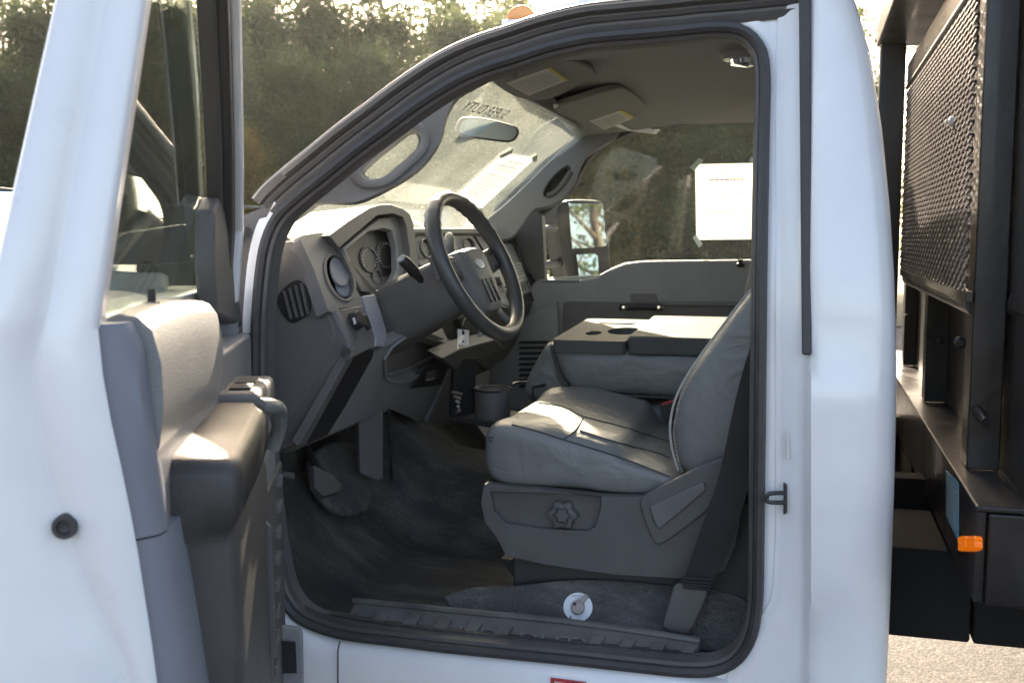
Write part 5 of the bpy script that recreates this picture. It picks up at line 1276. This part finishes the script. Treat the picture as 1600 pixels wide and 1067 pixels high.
for y0, y1_ in ((1.98, 2.26), (3.64, 3.92)):
    bm = BM(); lathe(bm, (2.9, y0, 0.46), (0, 1, 0), [(0.25, 0), (0.44, 0.0), (0.46, 0.04), (0.46, 0.24), (0.44, 0.28), (0.25, 0.28)], 32); obj('rear_wheel', bm, 'tyre', ch2)
    for cx_, yy_ in ((2.9, y0 - 0.005 if y0 < 3 else y0 + 0.20), (-2.0, y0 - 0.025 if y0 < 3 else y0 + 0.20)):
        bm = BM(); lathe(bm, (cx_, yy_, 0.43), (0, 1, 0), [(0.001, 0.10), (0.10, 0.10), (0.12, 0.03), (0.20, 0.05), (0.25, 0.0), (0.25, 0.08)], 28); obj('wheel_rim', bm, 'silver_plastic', ch2)
    bm = BM(); lathe(bm, (-2.0, y0 - 0.02, 0.42), (0, 1, 0), [(0.02, 0.03), (0.24, 0.0), (0.40, 0.0), (0.42, 0.04), (0.42, 0.24), (0.40, 0.28), (0.25, 0.28)], 32); obj('front_wheel', bm, 'tyre', ch2)

# ================================================================== PARKED WHITE VEHICLES (seen through the windshield)
def vehicle(name, label, cat, loc, rot, prof_, wins, L, W, wheels):
    e = bpy.data.objects.new(name, None); COL.objects.link(e); e.location = loc; e.rotation_euler = (0, 0, rot)
    tag(e, label, cat)
    def add(n, bm, m, b=0.0):
        o = obj(n, bm, m, None, bevel=b, seg=3); o.parent = e; return o
    bm = BM(); loft(bm, [[Vector((x, y * (1 if z < 1.0 else k), z)) for x, z in prof_] for y, k in ((-W / 2, 0.86), (W / 2, 0.86))]); add('body', bm, 'vehicle_white', 0.06)
    for w_ in wins:
        bm = BM(); extr(bm, [Vector((x, -W / 2 - 0.008 + (z - 1.0) * 0.0, z)) for x, z in w_], (0, 0.02, 0)); add('side_window', bm, 'vehicle_window', 0.005)
    for x in wheels:
        bm = BM(); lathe(bm, (x, -W / 2 - 0.01, 0.38), (0, 1, 0), [(0.02, 0.05), (0.22, 0.03), (0.24, 0), (0.36, 0), (0.38, 0.03), (0.38, 0.24)], 28); add('wheel', bm, 'tyre')
        bm = BM(); lathe(bm, (x, W / 2 - 0.24, 0.38), (0, 1, 0), [(0.38, 0.0), (0.38, 0.22), (0.36, 0.25), (0.02, 0.22)], 28); add('wheel', bm, 'tyre')
    for z_ in (0.62,):
        bm = BM(); box(bm, -L / 2 - 0.04, -L / 2 + 0.08, -W / 2 + 0.03, W / 2 - 0.03, 0.45, 0.65); add('bumper', bm, 'dark_steel', 0.02)
        bm = BM(); box(bm, L / 2 - 0.08, L / 2 + 0.04, -W / 2 + 0.03, W / 2 - 0.03, 0.45, 0.65); add('bumper', bm, 'dark_steel', 0.02)
    return e
pk = [(-2.7, 0.5), (-2.7, 1.12), (-1.2, 1.16), (-1.15, 1.82), (-1.0, 1.88), (0.55, 1.88), (0.75, 1.82), (1.35, 1.25), (2.45, 1.14), (2.7, 1.0), (2.7, 0.5)]
p = PY(560, 370, 17.0)
vehicle('parked_pickup', 'white parked crew cab pickup seen low through the windshield', 'pickup', (p.x, 17.0, 0), R(70), pk,
        [[(-1.05, 1.28), (-1.0, 1.74), (-0.35, 1.76), (-0.32, 1.28)], [(-0.2, 1.28), (-0.18, 1.76), (0.45, 1.76), (0.60, 1.70), (1.02, 1.28)]], 5.4, 1.95, (-1.7, 1.75))
vn = [(-2.5, 0.5), (-2.55, 1.0), (-2.45, 2.0), (-2.3, 2.1), (0.9, 2.12), (1.15, 2.05), (1.75, 1.35), (2.45, 1.15), (2.55, 0.95), (2.55, 0.5)]
p = PY(650, 370, 22.0)
vehicle('parked_van', 'white parked van seen through the windshield above the gauge hood', 'van', (p.x, 22.0, 0), R(85), vn,
        [[(0.35, 1.35), (0.35, 1.9), (0.95, 1.9), (1.42, 1.35)]], 5.0, 2.0, (-1.6, 1.6))

# ================================================================== FENCE
fe = bpy.data.objects.new('wire_fence', None); COL.objects.link(fe); tag(fe, 'grey wire fence running in front of the trees', 'fence')
f0, f1 = Vector((-13.5, 10.5, 0)), Vector((-8.6, 20.5, 0))
for k in range(9):
    p = f0.lerp(f1, k / 8); bm = BM(); tube(bm, [p, p + Vector((0, 0, 2.12))], 0.03, 8); o = obj('fence_post', bm, 'fence_metal'); o.parent = fe
bm = BM(); tube(bm, [f0 + Vector((0, 0, 2.1)), f1 + Vector((0, 0, 2.1))], 0.022, 8); o = obj('top_rail', bm, 'fence_metal'); o.parent = fe
bm = BM(); tube(bm, [f0 + Vector((0, 0, 0.15)), f1 + Vector((0, 0, 0.15))], 0.012, 6); o = obj('bottom_wire', bm, 'fence_metal'); o.parent = fe

# ================================================================== TREES
def crown_mesh(name, seed, nclump, nleaf, h, rad, z0, leaf, matname, sparse=0.0):
    r = np.random.default_rng(seed)
    t = r.random(nclump) ** 0.8
    ang = r.random(nclump) * 2 * np.pi
    prof = np.sin(np.pi * (0.12 + 0.86 * t)) ** 0.7 * (1 + 0.25 * np.sin(7 * t + seed))
    rr = rad * prof * np.sqrt(r.random(nclump)) * (1 + 0.30 * np.sin(3 * ang + seed * 2) + 0.22 * np.sin(5 * ang + 9 * t)) * (0.8 + 0.5 * r.random(nclump))
    cc = np.stack([rr * np.cos(ang), rr * np.sin(ang), z0 + t * h], 1)
    cs = 0.16 + 0.26 * r.random(nclump)
    N = nclump * nleaf
    ci = np.repeat(np.arange(nclump), nleaf)
    wide = np.where(r.random(N) < 0.35, 2.3, 1.0)
    off = r.normal(size=(N, 3)) * (cs[ci] * wide)[:, None] * np.array([0.6, 0.6, 0.45])
    P = cc[ci] + off
    d = r.normal(size=(N, 3)); d /= np.linalg.norm(d, axis=1)[:, None]
    e = r.normal(size=(N, 3)); e -= d * (e * d).sum(1)[:, None]; e /= np.linalg.norm(e, axis=1)[:, None]
    s = leaf * (0.6 + 0.8 * r.random(N))[:, None]
    V = np.stack([P - d * s, P + e * s * 0.42, P + d * s, P - e * s * 0.42], 1).reshape(-1, 3)
    me = bpy.data.meshes.new(name)
    me.vertices.add(4 * N); me.vertices.foreach_set('co', V.ravel().astype(np.float32))
    me.loops.add(4 * N); me.loops.foreach_set('vertex_index', np.arange(4 * N, dtype=np.int32))
    me.polygons.add(N); me.polygons.foreach_set('loop_start', np.arange(0, 4 * N, 4, dtype=np.int32)); me.polygons.foreach_set('loop_total', np.full(N, 4, np.int32))
    me.update(); me.validate()
    me.materials.append(M[matname])
    return me
def trunk_mesh(name, seed, h, rad):
    rr = random.Random(seed); bm = BM()
    pts = [Vector((rr.uniform(-.12, .12) * k, rr.uniform(-.12, .12) * k, h * 0.92 * k / 6)) for k in range(7)]
    tube(bm, pts, [0.16 * (1 - 0.13 * k) for k in range(7)], 8)
    for k in range(13):
        i = rr.uniform(1.2, 5.6); a = rr.uniform(0, 6.28)
        p = pts[int(i)].lerp(pts[min(6, int(i) + 1)], i - int(i))
        L = rad * rr.uniform(0.5, 0.95) * (1.15 - i / 8)
        q = p + Vector((math.cos(a) * L * 0.5, math.sin(a) * L * 0.5, L * 0.35)); e = p + Vector((math.cos(a) * L, math.sin(a) * L, L * rr.uniform(0.5, 0.95)))
        tube(bm, [p, q, e], [0.055, 0.035, 0.012], 6)
    bmesh.ops.recalc_face_normals(bm, faces=bm.faces)
    me = bpy.data.meshes.new(name); bm.to_mesh(me); bm.free()
    for p in me.polygons: p.use_smooth = True
    me.materials.append(M['bark'])
    return me
kinds = []
for i, (h, rad, z0, mn) in enumerate(((7.4, 2.2, 0.7, 'leaf_green'), (8.0, 1.9, 0.5, 'leaf_green'), (6.6, 2.4, 0.8, 'leaf_green'), (6.8, 2.0, 1.0, 'leaf_yellow'))):
    kinds.append((crown_mesh('crown', 11 + i, 430, 85, h, rad, z0, 0.062, mn), trunk_mesh('trunk', 31 + i, h, rad)))
sparse = (crown_mesh('crown', 51, 90, 60, 6.5, 2.6, 1.6, 0.075, 'leaf_green'), trunk_mesh('trunk', 52, 7.6, 2.4))
def tree(x, y, k, s, rz, label, group):
    cm, tmh = kinds[k] if k >= 0 else sparse
    e = bpy.data.objects.new('tree', None); COL.objects.link(e)
    e.location = (x, y, 0.02); e.scale = (s, s, s); e.rotation_euler = (0, 0, rz)
    tag(e, label, 'tree', group)
    for n, me in (('crown', cm), ('trunk', tmh)):
        o = bpy.data.objects.new(n, me); COL.objects.link(o); o.parent = e
    return e
rt_ = random.Random(5)
G = 'trees in the wood behind the truck'
for i, (h, rad, z0) in enumerate(((7.6, 2.3, 0.6), (8.2, 2.1, 1.2))):     # thinner crowns for the back row
    kinds.append((crown_mesh('crown', 71 + i, 230, 70, h, rad, z0, 0.066, 'leaf_green'), trunk_mesh('trunk', 81 + i, h, rad)))
spots = {0: "dense green tree at the wood's edge", 1: 'tall green tree inside the wood', 2: 'thin green tree behind the wood'}
ordn = ['leftmost', 'second from left', 'third from left', 'fourth from left', 'fifth from left', 'sixth from left', 'seventh from left', 'eighth from left']
def where(a):
    if a < -38: return 'left of open door'
    if a < -31: return 'between door and windshield pillar'
    if a < -17: return 'rising above windshield pillar'
    return 'through passenger window'
for row, (D, step, s0) in enumerate(((25, 3.5, 0.73), (28, 3.6, 0.87), (32, 3.6, 1.10))):
    a = -52 + row * 1.7
    seen = {}
    while a < 1.2:
        d = D + rt_.uniform(-1.2, 1.2)
        k = rt_.choice((0, 1, 2)) if row < 2 else rt_.choice((4, 5))
        s = s0 * rt_.uniform(0.82, 1.14)
        n_ = seen.get(where(a), 0); seen[where(a)] = n_ + 1
        tree(d * math.sin(R(a)), d * math.cos(R(a)), k, s, rt_.uniform(0, 6.28), '%s, %s, %s' % (spots[row], where(a), ordn[n_]), G)
        a += step * rt_.uniform(0.85, 1.15)
tree(23.0 * math.sin(R(-12.5)), 23.0 * math.cos(R(-12.5)), 3, 0.80, 1.0, 'yellowing tree seen through the passenger window above the towing mirror', None)
tree(22.5 * math.sin(R(-31)), 22.5 * math.cos(R(-31)), 3, 0.5, 2.0, 'low yellowing tree just left of the windshield pillar', None)
for x, y, s, lb in ((15, 5.8, 0.9, 'thin tree reflected largest in the passenger towing mirror'), (19, 8.5, 1.1, 'taller thin tree reflected at the right of the passenger mirror'), (21, 4.2, 1.0, 'thin tree reflected at the left of the passenger mirror'), (17, 10.5, 1.0, 'thin tree standing behind the truck on its far side'), (25, 7.0, 1.2, 'farthest thin tree reflected in the passenger mirror')):
    tree(x, y, -1, s, rt_.uniform(0, 6), lb, 'sparse trees reflected in the passenger mirror')

# ================================================================== thin volume added to imitate veiling lens glare over the trees
bm = BM(); box(bm, -70, 70, -20, 62, -1.0, 16.0)
hz = obj('glare_haze', bm, 'paper'); hz['kind'] = 'stuff'
m = bpy.data.materials.new('glare_haze'); m.use_nodes = True
t = m.node_tree; t.nodes.clear()
out = t.nodes.new('ShaderNodeOutputMaterial'); pv = t.nodes.new('ShaderNodeVolumePrincipled')
pv.inputs['Color'].default_value = (0.94, 0.98, 1.0, 1); pv.inputs['Density'].default_value = 0.0003; pv.inputs['Anisotropy'].default_value = 0.7
t.links.new(pv.outputs[0], out.inputs['Volume'])
hz.data.materials.clear(); hz.data.materials.append(m)
